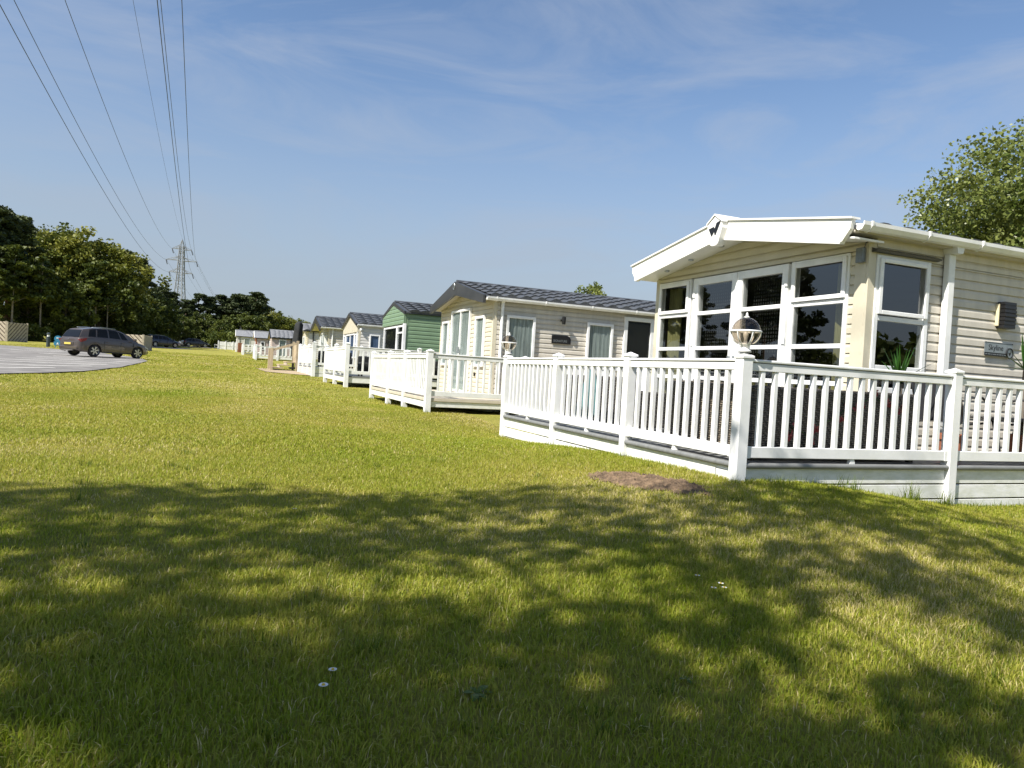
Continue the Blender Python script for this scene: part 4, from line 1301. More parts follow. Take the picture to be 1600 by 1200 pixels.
# ------------------------------------------------------------------ things on the deck
ZD = .346
def slab(name, m, root, x0, x1, y0, y1, z0, z1, c=.02): return MB().cbox(x0, x1, y0, y1, z0, z1, c).build(name, m, root)
so1 = thing('corner_sofa', 'charcoal wicker corner sofa standing against the near deck corner', 'sofa', (4.2, 4.9, ZD))
slab('backrest', 'wicker', so1, 4.06, 6.0, 4.775, 4.88, ZD + .04, .975)
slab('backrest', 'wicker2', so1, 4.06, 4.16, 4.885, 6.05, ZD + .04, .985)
slab('seat_base', 'wicker', so1, 4.165, 6.0, 4.885, 5.5, ZD + .04, ZD + .32)
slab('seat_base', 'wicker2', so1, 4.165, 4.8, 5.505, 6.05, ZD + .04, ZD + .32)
slab('armrest', 'wicker', so1, 5.9, 6.0, 4.885, 5.5, ZD + .321, ZD + .5)
for x in (4.2, 4.78, 5.35): slab('seat_cushion', 'cushion', so1, x, x + .54, 4.98, 5.5, ZD + .322, ZD + .43, .03)
slab('seat_cushion', 'cushion', so1, 4.2, 4.78, 5.51, 6.03, ZD + .322, ZD + .43, .03)
for x, y in ((4.1, 4.82), (5.95, 4.82), (5.95, 5.45), (4.1, 6.0), (4.75, 6.0)): slab('leg', 'black', so1, x - .025, x + .025, y - .025, y + .025, ZD, ZD + .039, .003)

fg = thing('flower_garland', 'strand of small red flowers trailing over the back of the charcoal sofa', 'garland', (5.0, 4.75, ZD))
sp = [(4.45, .60), (4.52, .66), (4.67, .56), (4.70, .62), (4.97, .76), (5.09, .83), (5.2, .86), (5.39, .95), (5.52, .87), (5.66, .88), (5.74, .84)]
MB().tube([(a, 4.757, b - .01) for a, b in sp], .004, 5).build('vine', 'yucca', fg)
for a, b in sp:
    for q in range(2):
        cx_, cz_ = a + random.uniform(-.035, .035), b + random.uniform(-.04, .04)
        mb = MB()
        for k in range(5):
            t = 2 * PI * k / 5 + random.random()
            r = random.uniform(.018, .030)
            p = Vector((cx_ + r * .9 * math.cos(t), 4.748 - random.uniform(0, .012), cz_ + r * .9 * math.sin(t)))
            u = Vector((math.cos(t), 0, math.sin(t))) * r; w = Vector((-math.sin(t), -.5, math.cos(t))) * r * .6
            mb.add([tuple(p - u), tuple(p - w), tuple(p + u), tuple(p + w)], [(0, 1, 2, 3)])
        mb.build('flower', 'petal', fg)

def leaf_fan(mb, c, n, ln, w, zmin=-.2, seed=1, droop=.25):
    rr = random.Random(seed)
    for i in range(n):
        a = rr.uniform(0, 2 * PI); e = rr.uniform(rad(12), rad(82))
        L = ln * rr.uniform(.7, 1.05)
        d = Vector((math.cos(a) * math.cos(e), math.sin(a) * math.cos(e), math.sin(e)))
        sd_ = Vector((-math.sin(a), math.cos(a), 0))
        p = Vector(c); prev = None
        for k in range(6):
            t = k / 5
            ww = w * (0.55 + .9 * t if t < .35 else (1 - t) * 1.35) + .0008
            q = p + d * L * t + Vector((0, 0, -droop * L * t * t * math.cos(e)))
            l = q - sd_ * ww; r_ = q + sd_ * ww
            if prev is not None: mb.add([tuple(prev[0]), tuple(prev[1]), tuple(r_), tuple(l)], [(0, 1, 2, 3)])
            prev = (l, r_)

def yucca(x, y, zc, label, pot, n, ln, seed, trunk=True):
    t = thing('potted_yucca', label, 'plant', (x, y, ZD))
    mb = MB(); leaf_fan(mb, (x, y, zc), n, ln, .019, seed=seed)
    mb.build('leaves', 'yucca', t)
    if trunk: MB().tube([(x, y, ZD + .2), (x + .01, y, zc)], [.035, .028], 8).build('stem', 'bark2', t)
    MB().lathe([(0, 0), (.10, 0), (.125, .2), (.14, .205), (.14, .26), (.12, .26), (.11, .235), (0, .235)], (x, y, ZD), 24).build('pot', pot, t, False)
yucca(6.36, 5.32, 1.08, 'spiky green yucca rising behind the sofa under the side window', 'cushion', 26, .46, 3)
yucca(6.82, 5.06, .62, 'low spiky plant in a terracotta pot beside the second side post', 'terracotta', 16, .36, 5, False)
yucca(8.24, 5.3, 1.32, 'tall yucca beside the name plate at the right edge', 'terracotta', 24, .5, 9)

# garden table and chairs of dark tube
tb = thing('garden_table', 'dark metal garden table behind the second side railing', 'table', (7.8, 5.2, ZD))
slab('table_top', 'metal', tb, 7.25, 8.5, 4.95, 5.5, .772, .79, .006)
mb = MB(); slab('rim', 'black', tb, 7.22, 8.53, 4.92, 4.945, .76, .80, .006)
for a, b in ((7.32, 5.0), (8.42, 5.0), (7.32, 5.45), (8.42, 5.45)):
    MB().tube([(a, b, .772), (a + (.1 if a < 8 else -.1), b, .55), (a, b, ZD)], .014, 8).build('leg', 'black', tb, True)
def tube_chair(x, y, ang, label):
    t = thing('garden_chair', label, 'chair', (x, y, ZD), 'tubular garden chairs')
    ca, sa = math.cos(ang), math.sin(ang)
    def P(a, b, z): return (x + a * ca - b * sa, y + a * sa + b * ca, ZD + z)
    for s in (-1, 1):
        b = s * .26
        MB().tube([P(-.26, b, 0), P(-.2, b, .3), P(-.22, b, .55), P(-.1, b, .64), P(.1, b, .64), P(.24, b, .58), P(.27, b, .4), P(.22, b, 0)], .013, 8).build('arm_frame', 'metal', t, True)
        MB().tube([P(.2, b * .9, .38), P(-.16, b * .9, .36), P(-.24, b * .9, .6), P(-.32, b * .9, .80)], .012, 8).build('back_frame', 'metal', t, True)
    MB().tube([P(-.32, -.235, .80), P(-.335, 0, .83), P(-.32, .235, .80)], .012, 8).build('top_bar', 'metal', t, True)
    q = MB()
    q.add([P(.2, -.23, .385), P(.2, .23, .385), P(-.16, .23, .365), P(-.16, -.23, .365)], [(0, 1, 2, 3)])
    q.build('seat', 'metal', t)
    q = MB(); q.add([P(-.165, -.225, .375), P(-.165, .225, .375), P(-.315, .225, .79), P(-.315, -.225, .79)], [(0, 1, 2, 3)]); q.build('backrest', 'cushion', t)
tube_chair(7.02, 5.25, .15, 'tubular metal garden chair at the left end of the dark table')
tube_chair(8.05, 5.02, PI / 2 + .2, 'tubular metal garden chair tucked in front of the dark table')

def wicker_chair(x, y, label, m):
    t = thing('wicker_armchair', label, 'chair', (x, y, ZD), 'wicker armchairs behind the front railing')
    slab('backrest', m, t, x - .34, x - .25, y - .34, y + .34, ZD + .05, ZD + .64)
    for s in (-1, 1): slab('armrest', m, t, x - .249, x + .34, y + s * .30 - .045, y + s * .30 + .045, ZD + .05, ZD + .48)
    slab('seat_base', m, t, x - .249, x + .34, y - .254, y + .254, ZD + .05, ZD + .28)
    slab('seat_cushion', 'cushion', t, x - .245, x + .34, y - .25, y + .25, ZD + .281, ZD + .38, .03)
    for a in (-.3, .3):
        for b in (-.3, .3): slab('leg', 'black', t, x + a - .02, x + a + .02, y + b - .02, y + b + .02, ZD, ZD + .049, .003)
wicker_chair(4.75, 7.75, 'charcoal wicker armchair behind the middle of the front railing', 'wicker')
wicker_chair(4.95, 9.2, 'charcoal wicker armchair near the far end of the front railing', 'wicker')
ps = thing('folded_parasol', 'folded teal parasol with white fringe behind the front railing', 'parasol', (4.55, 8.5, ZD))
MB().tube([(4.55, 8.5, ZD + .05), (4.55, 8.5, 1.12)], .016, 8).build('pole', 'white', ps, True)
v = []; n = 20; prof = [(.03, .72), (.07, .6), (.12, .35), (.16, .16), (.15, .1)]
for r, zz in prof:
    for k in range(n):
        q = r * (1 + .28 * math.cos(5 * 2 * PI * k / n))
        v.append((4.55 + q * math.cos(2 * PI * k / n), 8.5 + q * math.sin(2 * PI * k / n), ZD + zz))
cp = MB().add(v, [(i * n + k, (i + 1) * n + k, (i + 1) * n + (k + 1) % n, i * n + (k + 1) % n) for i in range(4) for k in range(n)]).build('canopy', 'teal', ps, True)
mb = MB()
for k in range(40):
    a = 2 * PI * k / 40; q = .152 * (1 + .28 * math.cos(5 * a))
    mb.box(4.55 + q * math.cos(a) - .004, 4.55 + q * math.cos(a) + .004, 8.5 + q * math.sin(a) - .004, 8.5 + q * math.sin(a) + .004, ZD + .04, ZD + .11)
mb.build('fringe', 'white', cp)
MB().lathe([(0, 0), (.2, 0), (.2, .03), (.05, .06), (0, .06)], (4.55, 8.5, ZD), 20).build('base', 'white', ps)

# dark covered furniture on the third deck, seen through its railing
for i, (x, lab) in enumerate(((4.0, 'black covered chair at the front of the third deck'), (6.1, 'black covered chair at the caravan end of the third deck'))):
    t = thing('covered_chair', lab, 'chair', (x, 21.1, .613))
    MB().cbox(x - .35, x + .35, 20.82, 21.3, .75, 1.02, .03).build('seat', 'charcloth', t)
    MB().cbox(x - .35, x + .35, 21.301, 21.4, .7, 1.2, .03).build('backrest', 'charcloth', t)
    for a in (-.3, .3):
        for b in (20.87, 21.35): MB().cbox(x + a - .025, x + a + .025, b - .025, b + .025, .613, .749).build('leg', 'black', t)
t = thing('covered_sofa', 'black covered sofa behind the railing of the fourth deck', 'sofa', (4.1, 28.6, .773))
MB().cbox(3.4, 4.7, 28.3, 28.9, .9, 1.15, .03).build('seat', 'charcloth', t)
MB().cbox(3.4, 4.7, 28.901, 29.0, .85, 1.4, .03).build('backrest', 'charcloth', t)
for a in (3.45, 4.65):
    for b in (28.35, 28.95): MB().cbox(a - .03, a + .03, b - .03, b + .03, .773, .899).build('leg', 'black', t)

# closed charcoal parasol beyond the fourth deck
t = thing('closed_parasol', 'tall closed charcoal cantilever parasol above the timber steps', 'parasol', (3.42, 38.4, G(3.42, 38.4)))
gp = G(3.42, 38.4)
v = []; n = 16; prof = [(.09, 2.42), (.17, 2.3), (.20, 1.6), (.24, 1.1), (.22, 1.0)]
for r, zz in prof:
    for k in range(n):
        q = r * (1 + .2 * math.cos(4 * 2 * PI * k / n))
        v.append((3.42 + .05 * (zz - 1) + q * math.cos(2 * PI * k / n), 38.4 + q * math.sin(2 * PI * k / n), gp + zz))
mb = MB().add(v, [(i * n + k, (i + 1) * n + k, (i + 1) * n + (k + 1) % n, i * n + (k + 1) % n) for i in range(4) for k in range(n)] + [tuple(range(n))])
mb.build('canopy', 'charcloth', t, True)
MB().tube([(3.42, 38.4, gp), (3.46, 38.4, gp + 2.4)], .04, 8).build('pole', 'black', t)
MB().cbox(3.1, 3.75, 38.1, 38.7, gp - .02, gp + .08).build('base', 'black', t)

# ------------------------------------------------------------------ cars
def car(label, x, y, heading, paint, kind, S=1.0):
    zg = G(x, y) + .032
    t = thing('parked_car', label, 'car', (x, y, zg), 'parked cars')
    t.rotation_euler = (0, 0, heading)
    t.scale = (S, S, S * .96)
    loc = dict(local=True)
    if kind == 'mpv':
        HL, WB, WR = 2.18, 1.31, .335
        bx_ = [-2.18, -2.12, -1.95, -1.6, -1.2, -.8, -.4, 0, .4, .8, 1.1, 1.4, 1.65, 1.9, 2.08, 2.18]
        belt = [.86, 1.0, 1.06, 1.07, 1.06, 1.05, 1.04, 1.03, 1.01, .99, .97, .92, .87, .79, .68, .55]
        hw = [.70, .80, .87, .905, .915, .92, .92, .92, .92, .915, .91, .90, .87, .81, .70, .56]
        gh = [(-2.10, 1.02, -1.78, 1.52), (-1.5, 1.07, -1.35, 1.61), (-.9, 1.06, -.85, 1.645), (-.3, 1.045, -.35, 1.65), (.3, 1.02, .05, 1.62), (.85, .99, .35, 1.55), (1.42, .93, .52, 1.49)]
        side = [(.72, 1.5), (1.56, 2.72), (2.8, 4.02), (4.1, 4.9)]
    elif kind == 'estate':
        HL, WB, WR = 2.3, 1.36, .325
        bx_ = [-2.3, -2.24, -2.05, -1.7, -1.3, -.8, -.4, 0, .4, .8, 1.1, 1.4, 1.7, 2.0, 2.2, 2.3]
        belt = [.75, .92, .96, .97, .97, .96, .95, .94, .93, .92, .90, .87, .83, .77, .68, .52]
        hw = [.68, .78, .85, .885, .90, .905, .905, .905, .905, .90, .895, .885, .86, .80, .70, .55]
        gh = [(-2.22, .94, -1.85, 1.40), (-1.5, .97, -1.4, 1.455), (-.9, .96, -.9, 1.475), (-.3, .95, -.4, 1.475), (.3, .94, .0, 1.45), (.8, .92, .28, 1.40), (1.28, .89, .45, 1.35)]
        side = [(0, .95), (1.04, 2.0), (2.08, 3.0), (3.06, 4.02), (4.1, 4.9)]
    else:
        HL, WB, WR = 2.1, 1.30, .325
        bx_ = [-2.1, -2.04, -1.9, -1.6, -1.2, -.8, -.4, 0, .4, .8, 1.1, 1.4, 1.65, 1.85, 2.0, 2.1]
        belt = [.80, .95, .99, .98, .96, .95, .94, .93, .92, .91, .89, .85, .80, .73, .65, .5]
        hw = [.66, .76, .83, .875, .89, .895, .895, .895, .895, .89, .885, .875, .84, .78, .68, .54]
        gh = [(-2.0, .97, -1.35, 1.36), (-1.4, .97, -1.05, 1.42), (-.9, .95, -.7, 1.455), (-.3, .94, -.3, 1.46), (.3, .93, .0, 1.44), (.75, .91, .25, 1.39), (1.25, .88, .42, 1.33)]
        side = [(.4, .96), (1.04, 2.0), (2.08, 3.0), (3.06, 4.02), (4.1, 4.9)]
    # denser stations so the wheel arches come out round
    xs = np.unique(np.concatenate([np.linspace(bx_[0], bx_[-1], 60), np.array([-WB - .4, -WB + .4, WB - .4, WB + .4])]))
    bl = np.interp(xs, bx_, belt); hws = np.interp(xs, bx_, hw)
    AR = WR + .055
    v = []; f = []
    for xx, b, h in zip(xs, bl, hws):
        zb = .24 + max(0, (abs(xx) - HL + .35)) * .25
        za = zb
        for wx in (-WB, WB):
            if abs(xx - wx) < AR: za = max(za, WR + math.sqrt(AR * AR - (xx - wx) ** 2))
        inn = h - .13
        mid = max(za + .012, .58)
        ring = [(0, zb + .02), (inn, zb + .02), (inn, max(zb + .03, za - .002)), (h * .985, za), (h, (mid + za) / 2), (h * 1.0, mid), (h * .985, max(mid + .01, b - .12)), (h * .945, b - .02), (h * .84, b + .012), (0, b + .035)]
        for yy, zz in ring: v.append((xx, yy, zz))
        for yy, zz in ring[::-1][1:-1]: v.append((xx, -yy, zz))
    n = 18
    for i in range(len(xs) - 1):
        for k in range(n): f.append((i * n + k, (i + 1) * n + k, (i + 1) * n + (k + 1) % n, i * n + (k + 1) % n))
    f.append(tuple(range(n))); f.append(tuple((len(xs) - 1) * n + k for k in range(n))[::-1])
    body = MB().add(v, f).build('body', paint, t, True, **loc)
    # cabin
    v = []; f = []
    for (xb, zb, xr, zr) in gh:
        hb = float(np.interp(xb, bx_, hw)) * .885
        hr = hb * .74
        xm, zm = xb + (xr - xb) * .62, zb + (zr - zb) * .7
        v += [(xb, hb, zb - .03), (xm, hb * .86, zm), (xr, hr, zr - .02), (xr, hr * .6, zr + .012), (xr, 0, zr + .022), (xr, -hr * .6, zr + .012), (xr, -hr, zr - .02), (xm, -hb * .86, zm), (xb, -hb, zb - .03)]
    for i in range(len(gh) - 1):
        for k in range(8): f.append((i * 9 + k, (i + 1) * 9 + k, (i + 1) * 9 + k + 1, i * 9 + k + 1))
    f.append((0, 1, 2, 3, 4, 5, 6, 7, 8)[::-1]); e = (len(gh) - 1) * 9; f.append(tuple(e + k for k in range(9)))
    cab = MB().add(v, f).build('cabin', paint, t, True, **loc)
    for fc_ in (cab, body):
        md = fc_.modifiers.new('edge', 'EDGE_SPLIT'); md.split_angle = rad(38)
    def gpt(s, u, off=.006):
        """point on the cabin side: s = station, u = 0 belt .. 1 roof"""
        i = min(int(s), len(gh) - 2); tt = s - i
        a, b = gh[i], gh[i + 1]
        L = lambda p, q: p + (q - p) * tt
        hb = (float(np.interp(a[0], bx_, hw)) * (1 - tt) + float(np.interp(b[0], bx_, hw)) * tt) * .885
        xb, zb, xr, zr = L(a[0], b[0]), L(a[1], b[1]), L(a[2], b[2]), L(a[3], b[3])
        P0 = Vector((xb, hb, zb - .03)); P1 = Vector((xb + (xr - xb) * .62, hb * .86, zb + (zr - zb) * .7)); P2 = Vector((xr, hb * .74, zr - .02))
        p = P0 + (P1 - P0) * (u / .7) if u < .7 else P1 + (P2 - P1) * ((u - .7) / .3)
        return p + Vector((0, off, off * .4))
    for (s0, s1) in side:
        s1 = min(s1, len(gh) - 1.02)
        for sg in (1, -1):
            mb = MB(); v = []
            N = 6
            for u in (.13, .5, .7, .88):
                for k in range(N + 1):
                    ss = s0 + .04 + (s1 - s0 - .08) * k / N
                    if s0 == 0: ss = max(ss, .3 - .12 * (1 - u))
                    p = gpt(ss, u); v.append((p.x, p.y * sg, p.z))
            q = [(j * (N + 1) + k, j * (N + 1) + k + 1, (j + 1) * (N + 1) + k + 1, (j + 1) * (N + 1) + k) for j in range(3) for k in range(N)]
            mb.add(v, q if sg < 0 else [x_[::-1] for x_ in q]).build('side_window', 'carglass', cab, True, **loc)
    def screen(st, nm, dirx):
        a = gh[st]; hb = float(np.interp(a[0], bx_, hw)) * .885
        v = []
        for (u, wd) in ((.10, .93), (.7, .86 * .93), (.9, .76 * .95)):
            if u <= .7: xx = a[0] + (a[2] - a[0]) * .62 * (u / .7); zz = a[1] - .03 + (a[3] - a[1]) * .7 * (u / .7) + .03 * (u / .7)
            else: xx = a[0] + (a[2] - a[0]) * (.62 + .38 * (u - .7) / .3); zz = a[1] + (a[3] - a[1]) * (.7 + .3 * (u - .7) / .3) - .02 * (u - .7) / .3
            for k in range(7): v.append((xx + dirx * .012, (-1 + 2 * k / 6) * hb * wd, zz + .008))
        q = [(j * 7 + k, j * 7 + k + 1, (j + 1) * 7 + k + 1, (j + 1) * 7 + k) for j in range(2) for k in range(6)]
        MB().add(v, q if dirx > 0 else [x_[::-1] for x_ in q]).build(nm, 'carglass', cab, True, **loc)
    screen(0, 'rear_screen', -1); screen(len(gh) - 1, 'windscreen', 1)
    # lamps, plates, bumpers
    zb_ = belt[2]
    for sg in (1, -1):
        MB().prism([(-HL + .02, zb_ - .13), (-HL + .42, zb_ - .04), (-HL + .36, zb_ - .17), (-HL + .1, zb_ - .27)], 'y', sg * .60, sg * (hw[2] + .022)).build('tail_lamp', 'tail', body, **loc)
        MB().prism([(HL - .50, belt[-4] - .06), (HL - .16, belt[-3] - .12), (HL - .10, belt[-3] - .22), (HL - .36, belt[-4] - .17)], 'y', sg * .46, sg * .80).build('headlight', 'head', body, **loc)
        MB().cbox(.93, 1.07, sg * .93, sg * 1.10, belt[8] + .02, belt[8] + .15, .03).build('door_mirror', paint, cab, **loc)
        for dx_ in (-.62, .38): MB().cbox(dx_ - .09, dx_ + .09, sg * .905, sg * .94, .845, .875, .008).build('door_handle', paint, body, **loc)
        for dx_ in (-.78, .22, 1.0): MB().box(dx_ - .005, dx_ + .005, sg * .90, sg * .9245, .36, .90).build('door_gap', 'black', body, **loc)
        MB().cbox(-WB + .42, WB - .42, sg * .86, sg * .935, .235, .31, .015).build('sill', 'black', body, **loc)
        if kind != 'hatch':
            MB().tube([(gh[1][2], sg * .60, gh[1][3] + .02), (gh[2][2], sg * .615, gh[2][3] + .035), (gh[4][2], sg * .61, gh[4][3] + .02)], .018, 6).build('roof_rail', 'silver', cab, True, **loc)
    MB().cbox(-HL - .05, -HL + .12, -.74, .74, .36, .56, .05).build('rear_bumper', paint, body, **loc)
    MB().cbox(-HL - .065, -HL - .045, -.26, .26, .62, .73, .003).build('number_plate', 'plate', body, **loc)
    MB().cbox(-HL - .035, -HL + .1, -.40, .40, .585, .77, .02).build('plate_recess', paint, body, **loc)
    MB().cbox(HL - .1, HL + .04, -.62, .62, .28, .50, .04).build('front_bumper', 'black', body, **loc)
    MB().tube([(-HL - .03, .0, belt[1] - .1), (-HL - .03, .03, belt[1] - .06), (-HL - .03, 0, belt[1] - .02), (-HL - .03, -.03, belt[1] - .06), (-HL - .03, 0, belt[1] - .1)], .006, 5).build('badge', 'silver', body, **loc)
    # wheels
    for wx in (-WB, WB):
        for sg in (1, -1):
            yo = sg * .90
            v = []; n = 28
            prof = [(WR - .10, .0), (WR - .02, 0), (WR, .03), (WR, .17), (WR - .02, .2), (WR - .1, .2)]
            for r, d in prof:
                for k in range(n): v.append((wx + r * math.cos(2 * PI * k / n), yo - sg * d, WR + r * math.sin(2 * PI * k / n)))
            q = [(i * n + k, i * n + (k + 1) % n, (i + 1) * n + (k + 1) % n, (i + 1) * n + k) for i in range(5) for k in range(n)]
            wh = MB().add(v, q if sg < 0 else [x_[::-1] for x_ in q]).build('wheel', 'tyre', t, True, **loc)
            mb = MB()
            mb.prism([(wx + (WR - .1) * math.cos(2 * PI * k / 24), WR + (WR - .1) * math.sin(2 * PI * k / 24)) for k in range(24)], 'y', yo - sg * .10, yo - sg * .12)
            mb.build('hub_back', 'black', wh, **loc)
            mb = MB()
            for k in range(6):
                a = 2 * PI * k / 6 + .2
                c_, s_ = math.cos(a), math.sin(a)
                R2 = WR - .085
                mb.prism([(wx + .03 * c_ - .03 * s_, WR + .03 * s_ + .03 * c_), (wx + .03 * c_ + .03 * s_, WR + .03 * s_ - .03 * c_), (wx + R2 * c_ + .045 * s_, WR + R2 * s_ - .045 * c_), (wx + R2 * c_ - .045 * s_, WR + R2 * s_ + .045 * c_)], 'y', yo - sg * .012, yo - sg * .05)
            rm = [(wx + (WR - .092) * math.cos(2 * PI * k / 28), yo - sg * .015, WR + (WR - .092) * math.sin(2 * PI * k / 28)) for k in range(30)]
            mb.tube(rm, .014, 6, cap=False)
            mb.build('rim', 'alloy', wh, **loc)
    return t
car('taupe people carrier parked nose to the lawn with its rear to the camera', -5.75, 43.0, rad(44), 'carbrown', 'mpv', .935)
car('navy estate car parked beyond the slatted bin screen', -7.3, 98.6, rad(40), 'carnavy', 'estate')
car('dark hatchback parked farthest away beside the woodland', -4.5, 130.6, rad(18), 'cargrey', 'hatch')

# ------------------------------------------------------------------ car park furniture
def slat_screen(root, p, q, z0, z1, m, flip=False, gap=.36):
    """fence panel from p to q with diagonal slats, posts and a back board"""
    p = Vector((p[0], p[1], 0)); q = Vector((q[0], q[1], 0))
    L = (q - p).length; d = (q - p) / L; nrm = Vector((d.y, -d.x, 0))
    def P(s, z, o): r = p + d * s + nrm * o; return (r.x, r.y, z)
    h = z1 - z0
    mb = MB()
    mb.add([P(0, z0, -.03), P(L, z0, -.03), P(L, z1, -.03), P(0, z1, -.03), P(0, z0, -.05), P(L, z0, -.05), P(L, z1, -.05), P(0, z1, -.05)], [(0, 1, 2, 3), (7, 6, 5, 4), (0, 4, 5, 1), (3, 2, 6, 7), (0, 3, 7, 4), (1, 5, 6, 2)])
    bk = mb.build('back_board', 'shadetimber', root)
    s = -h
    while s < L:
        # slat of width .1 running up at 45 degrees, clipped to the panel
        pts = []
        for (ss, zz) in ((s, 0), (s + .24, 0), (s + .24 + h, h), (s + h, h)):
            pts.append([ss, zz])
        def clip(poly, lo, hi):
            for side_, lim in ((1, lo), (-1, hi)):
                out = []
                for i in range(len(poly)):
                    a, b = poly[i], poly[(i + 1) % len(poly)]
                    ia, ib = (a[0] - lim) * side_ >= 0, (b[0] - lim) * side_ >= 0
                    if ia: out.append(a)
                    if ia != ib:
                        tt = (lim - a[0]) / (b[0] - a[0]); out.append([lim, a[1] + (b[1] - a[1]) * tt])
                poly = out
                if not poly: return poly
            return poly
        pts = clip(pts, 0, L)
        if len(pts) >= 3:
            if flip: pts = [[a, h - b] for a, b in pts][::-1]
            n = len(pts)
            v = [P(a, z0 + b, 0.0) for a, b in pts] + [P(a, z0 + b, -.028) for a, b in pts]
            MB().add(v, [tuple(range(n)), tuple(range(n, 2 * n))[::-1]] + [(i, n + i, n + (i + 1) % n, (i + 1) % n) for i in range(n)]).build('slat', m, root)
        s += gap
    for s in (0, L):
        a = P(s, 0, -.02)
        MB().cbox(a[0] - .06, a[0] + .06, a[1] - .06, a[1] + .06, z0 - .2, z1 + .05).build('post', m, root)
t = thing('bin_screen', 'pale slatted timber bin screen directly behind the taupe people carrier', 'fence', (-7.4, 67.6, G(-7.4, 67.6)))
slat_screen(t, (-9.2, 68.2), (-6.35, 67.3), 1.05, 2.32, 'greytimber', True)
slat_screen(t, (-6.28, 67.3), (-5.9, 70.0), 1.05, 2.32, 'greytimber')
t = thing('bin_screen', 'slatted timber bin screen with plain shaded side at the left edge', 'fence', (-17.0, 72.0, G(-17, 72)))
slat_screen(t, (-20.5, 72.6), (-16.95, 71.5), G(-17, 72) + .02, 2.78, 'greytimber', True, .36)
slat_screen(t, (-16.85, 71.5), (-15.85, 73.4), G(-17, 72) + .02, 2.74, 'greytimber')
t.children[-1]
bo = thing('bollard_light', 'short dark bollard light on the grass beyond the car park', 'bollard', (-11.35, 58.4, G(-11.35, 58.4)))
gb = G(-11.35, 58.4)
MB().lathe([(0, -.05), (.12, -.05), (.12, .72), (.11, .73), (0, .73)], (-11.35, 58.4, gb), 16).build('bollard_post', 'bollard', bo)
MB().lathe([(0, .731), (.085, .731), (.085, .86), (0, .86)], (-11.35, 58.4, gb), 16).build('diffuser', 'daisy', bo)
MB().lathe([(0, .861), (.12, .861), (.12, .95), (.06, 1.0), (0, 1.0)], (-11.35, 58.4, gb), 16).build('bollard_cap', 'bollard', bo)
sg_ = thing('blue_sign', 'small blue sign with white symbols beside the taupe car', 'sign', (-10.75, 58.2, G(-10.75, 58.2)))
gb = G(-10.75, 58.2)
for dx_ in (-.12, .12): MB().cbox(-10.75 + dx_ - .025, -10.75 + dx_ + .025, 58.2, 58.25, gb - .1, gb + .16).build('leg', 'bluesign', sg_)
MB().cbox(-10.98, -10.52, 58.19, 58.24, gb + .161, gb + .42, .01).build('sign_panel', 'bluesign', sg_)
hd = MB().lathe([(0, .0), (.22, .0), (.22, .05), (0, .05)], (0, 0, 0), 22)
hd.v = [(-10.75 + a, 58.185 + c_, gb + .62 + b) for a, b, c_ in hd.v]
hd.build('sign_disc', 'bluesign', sg_)
MB().prism([(-10.83, gb + .23), (-10.67, gb + .23), (-10.67, gb + .27), (-10.72, gb + .27), (-10.72, gb + .36), (-10.78, gb + .36), (-10.78, gb + .27), (-10.83, gb + .27)], 'y', 58.180, 58.188).build('symbol', 'daisy', sg_)
MB().cbox(-10.84, -10.66, 58.176, 58.184, gb + .64, gb + .70).build('symbol', 'daisy', sg_)

# ------------------------------------------------------------------ pylon and lines
PX, PY = -11.4, 204.4
PZ = G(PX, PY)
PT = 30.3
py = thing('pylon', 'steel lattice electricity pylon rising behind the woodland', 'pylon', (PX, PY, PZ))
adir = Vector((1, -.36, 0)).normalized()           # direction of the cross-arms
bdir = Vector((-adir.y, adir.x, 0))
def hwid(z):
    zz = [PZ, 14.5, 20.5, 28.6]; ww = [2.3, 1.1, .72, .44]
    return float(np.interp(z, zz, ww))
def PP(a, b, z): return tuple(Vector((PX, PY, z)) + adir * a + bdir * b)
for sa in (-1, 1):
    for sb in (-1, 1):
        MB().tube([PP(sa * hwid(z), sb * hwid(z), z) for z in (PZ - .3, 14.5, 20.5, 28.6)], .13, 4).build('leg', 'galv', py)
        MB().tube([PP(sa * .44, sb * .44, 28.6), PP(0, 0, PT)], .08, 4).build('peak_member', 'galv', py)
mb = MB()
lv = [PZ, 7.5, 11.5, 14.8, 17.3, 19.3, 20.8, 22.2, 23.6, 25.0, 26.4, 27.6, 28.6]
for z0, z1 in zip(lv[:-1], lv[1:]):
    w0, w1 = hwid(z0), hwid(z1)
    for sb in (-1, 1):
        mb.tube([PP(-w0, sb * w0, z0), PP(w1, sb * w1, z1)], .045, 4); mb.tube([PP(w0, sb * w0, z0), PP(-w1, sb * w1, z1)], .045, 4)
        mb.tube([PP(sb * w0, -w0, z0), PP(sb * w1, w1, z1)], .045, 4); mb.tube([PP(sb * w0, w0, z0), PP(sb * w1, -w1, z1)], .045, 4)
mb.build('bracing', 'galv', py)
arms = {'TL': (-2.45, 27.9), 'TR': (2.45, 27.7), 'ML': (-3.85, 25.0), 'MR': (3.85, 24.8), 'BL': (-2.95, 21.9), 'BR': (2.95, 21.7)}
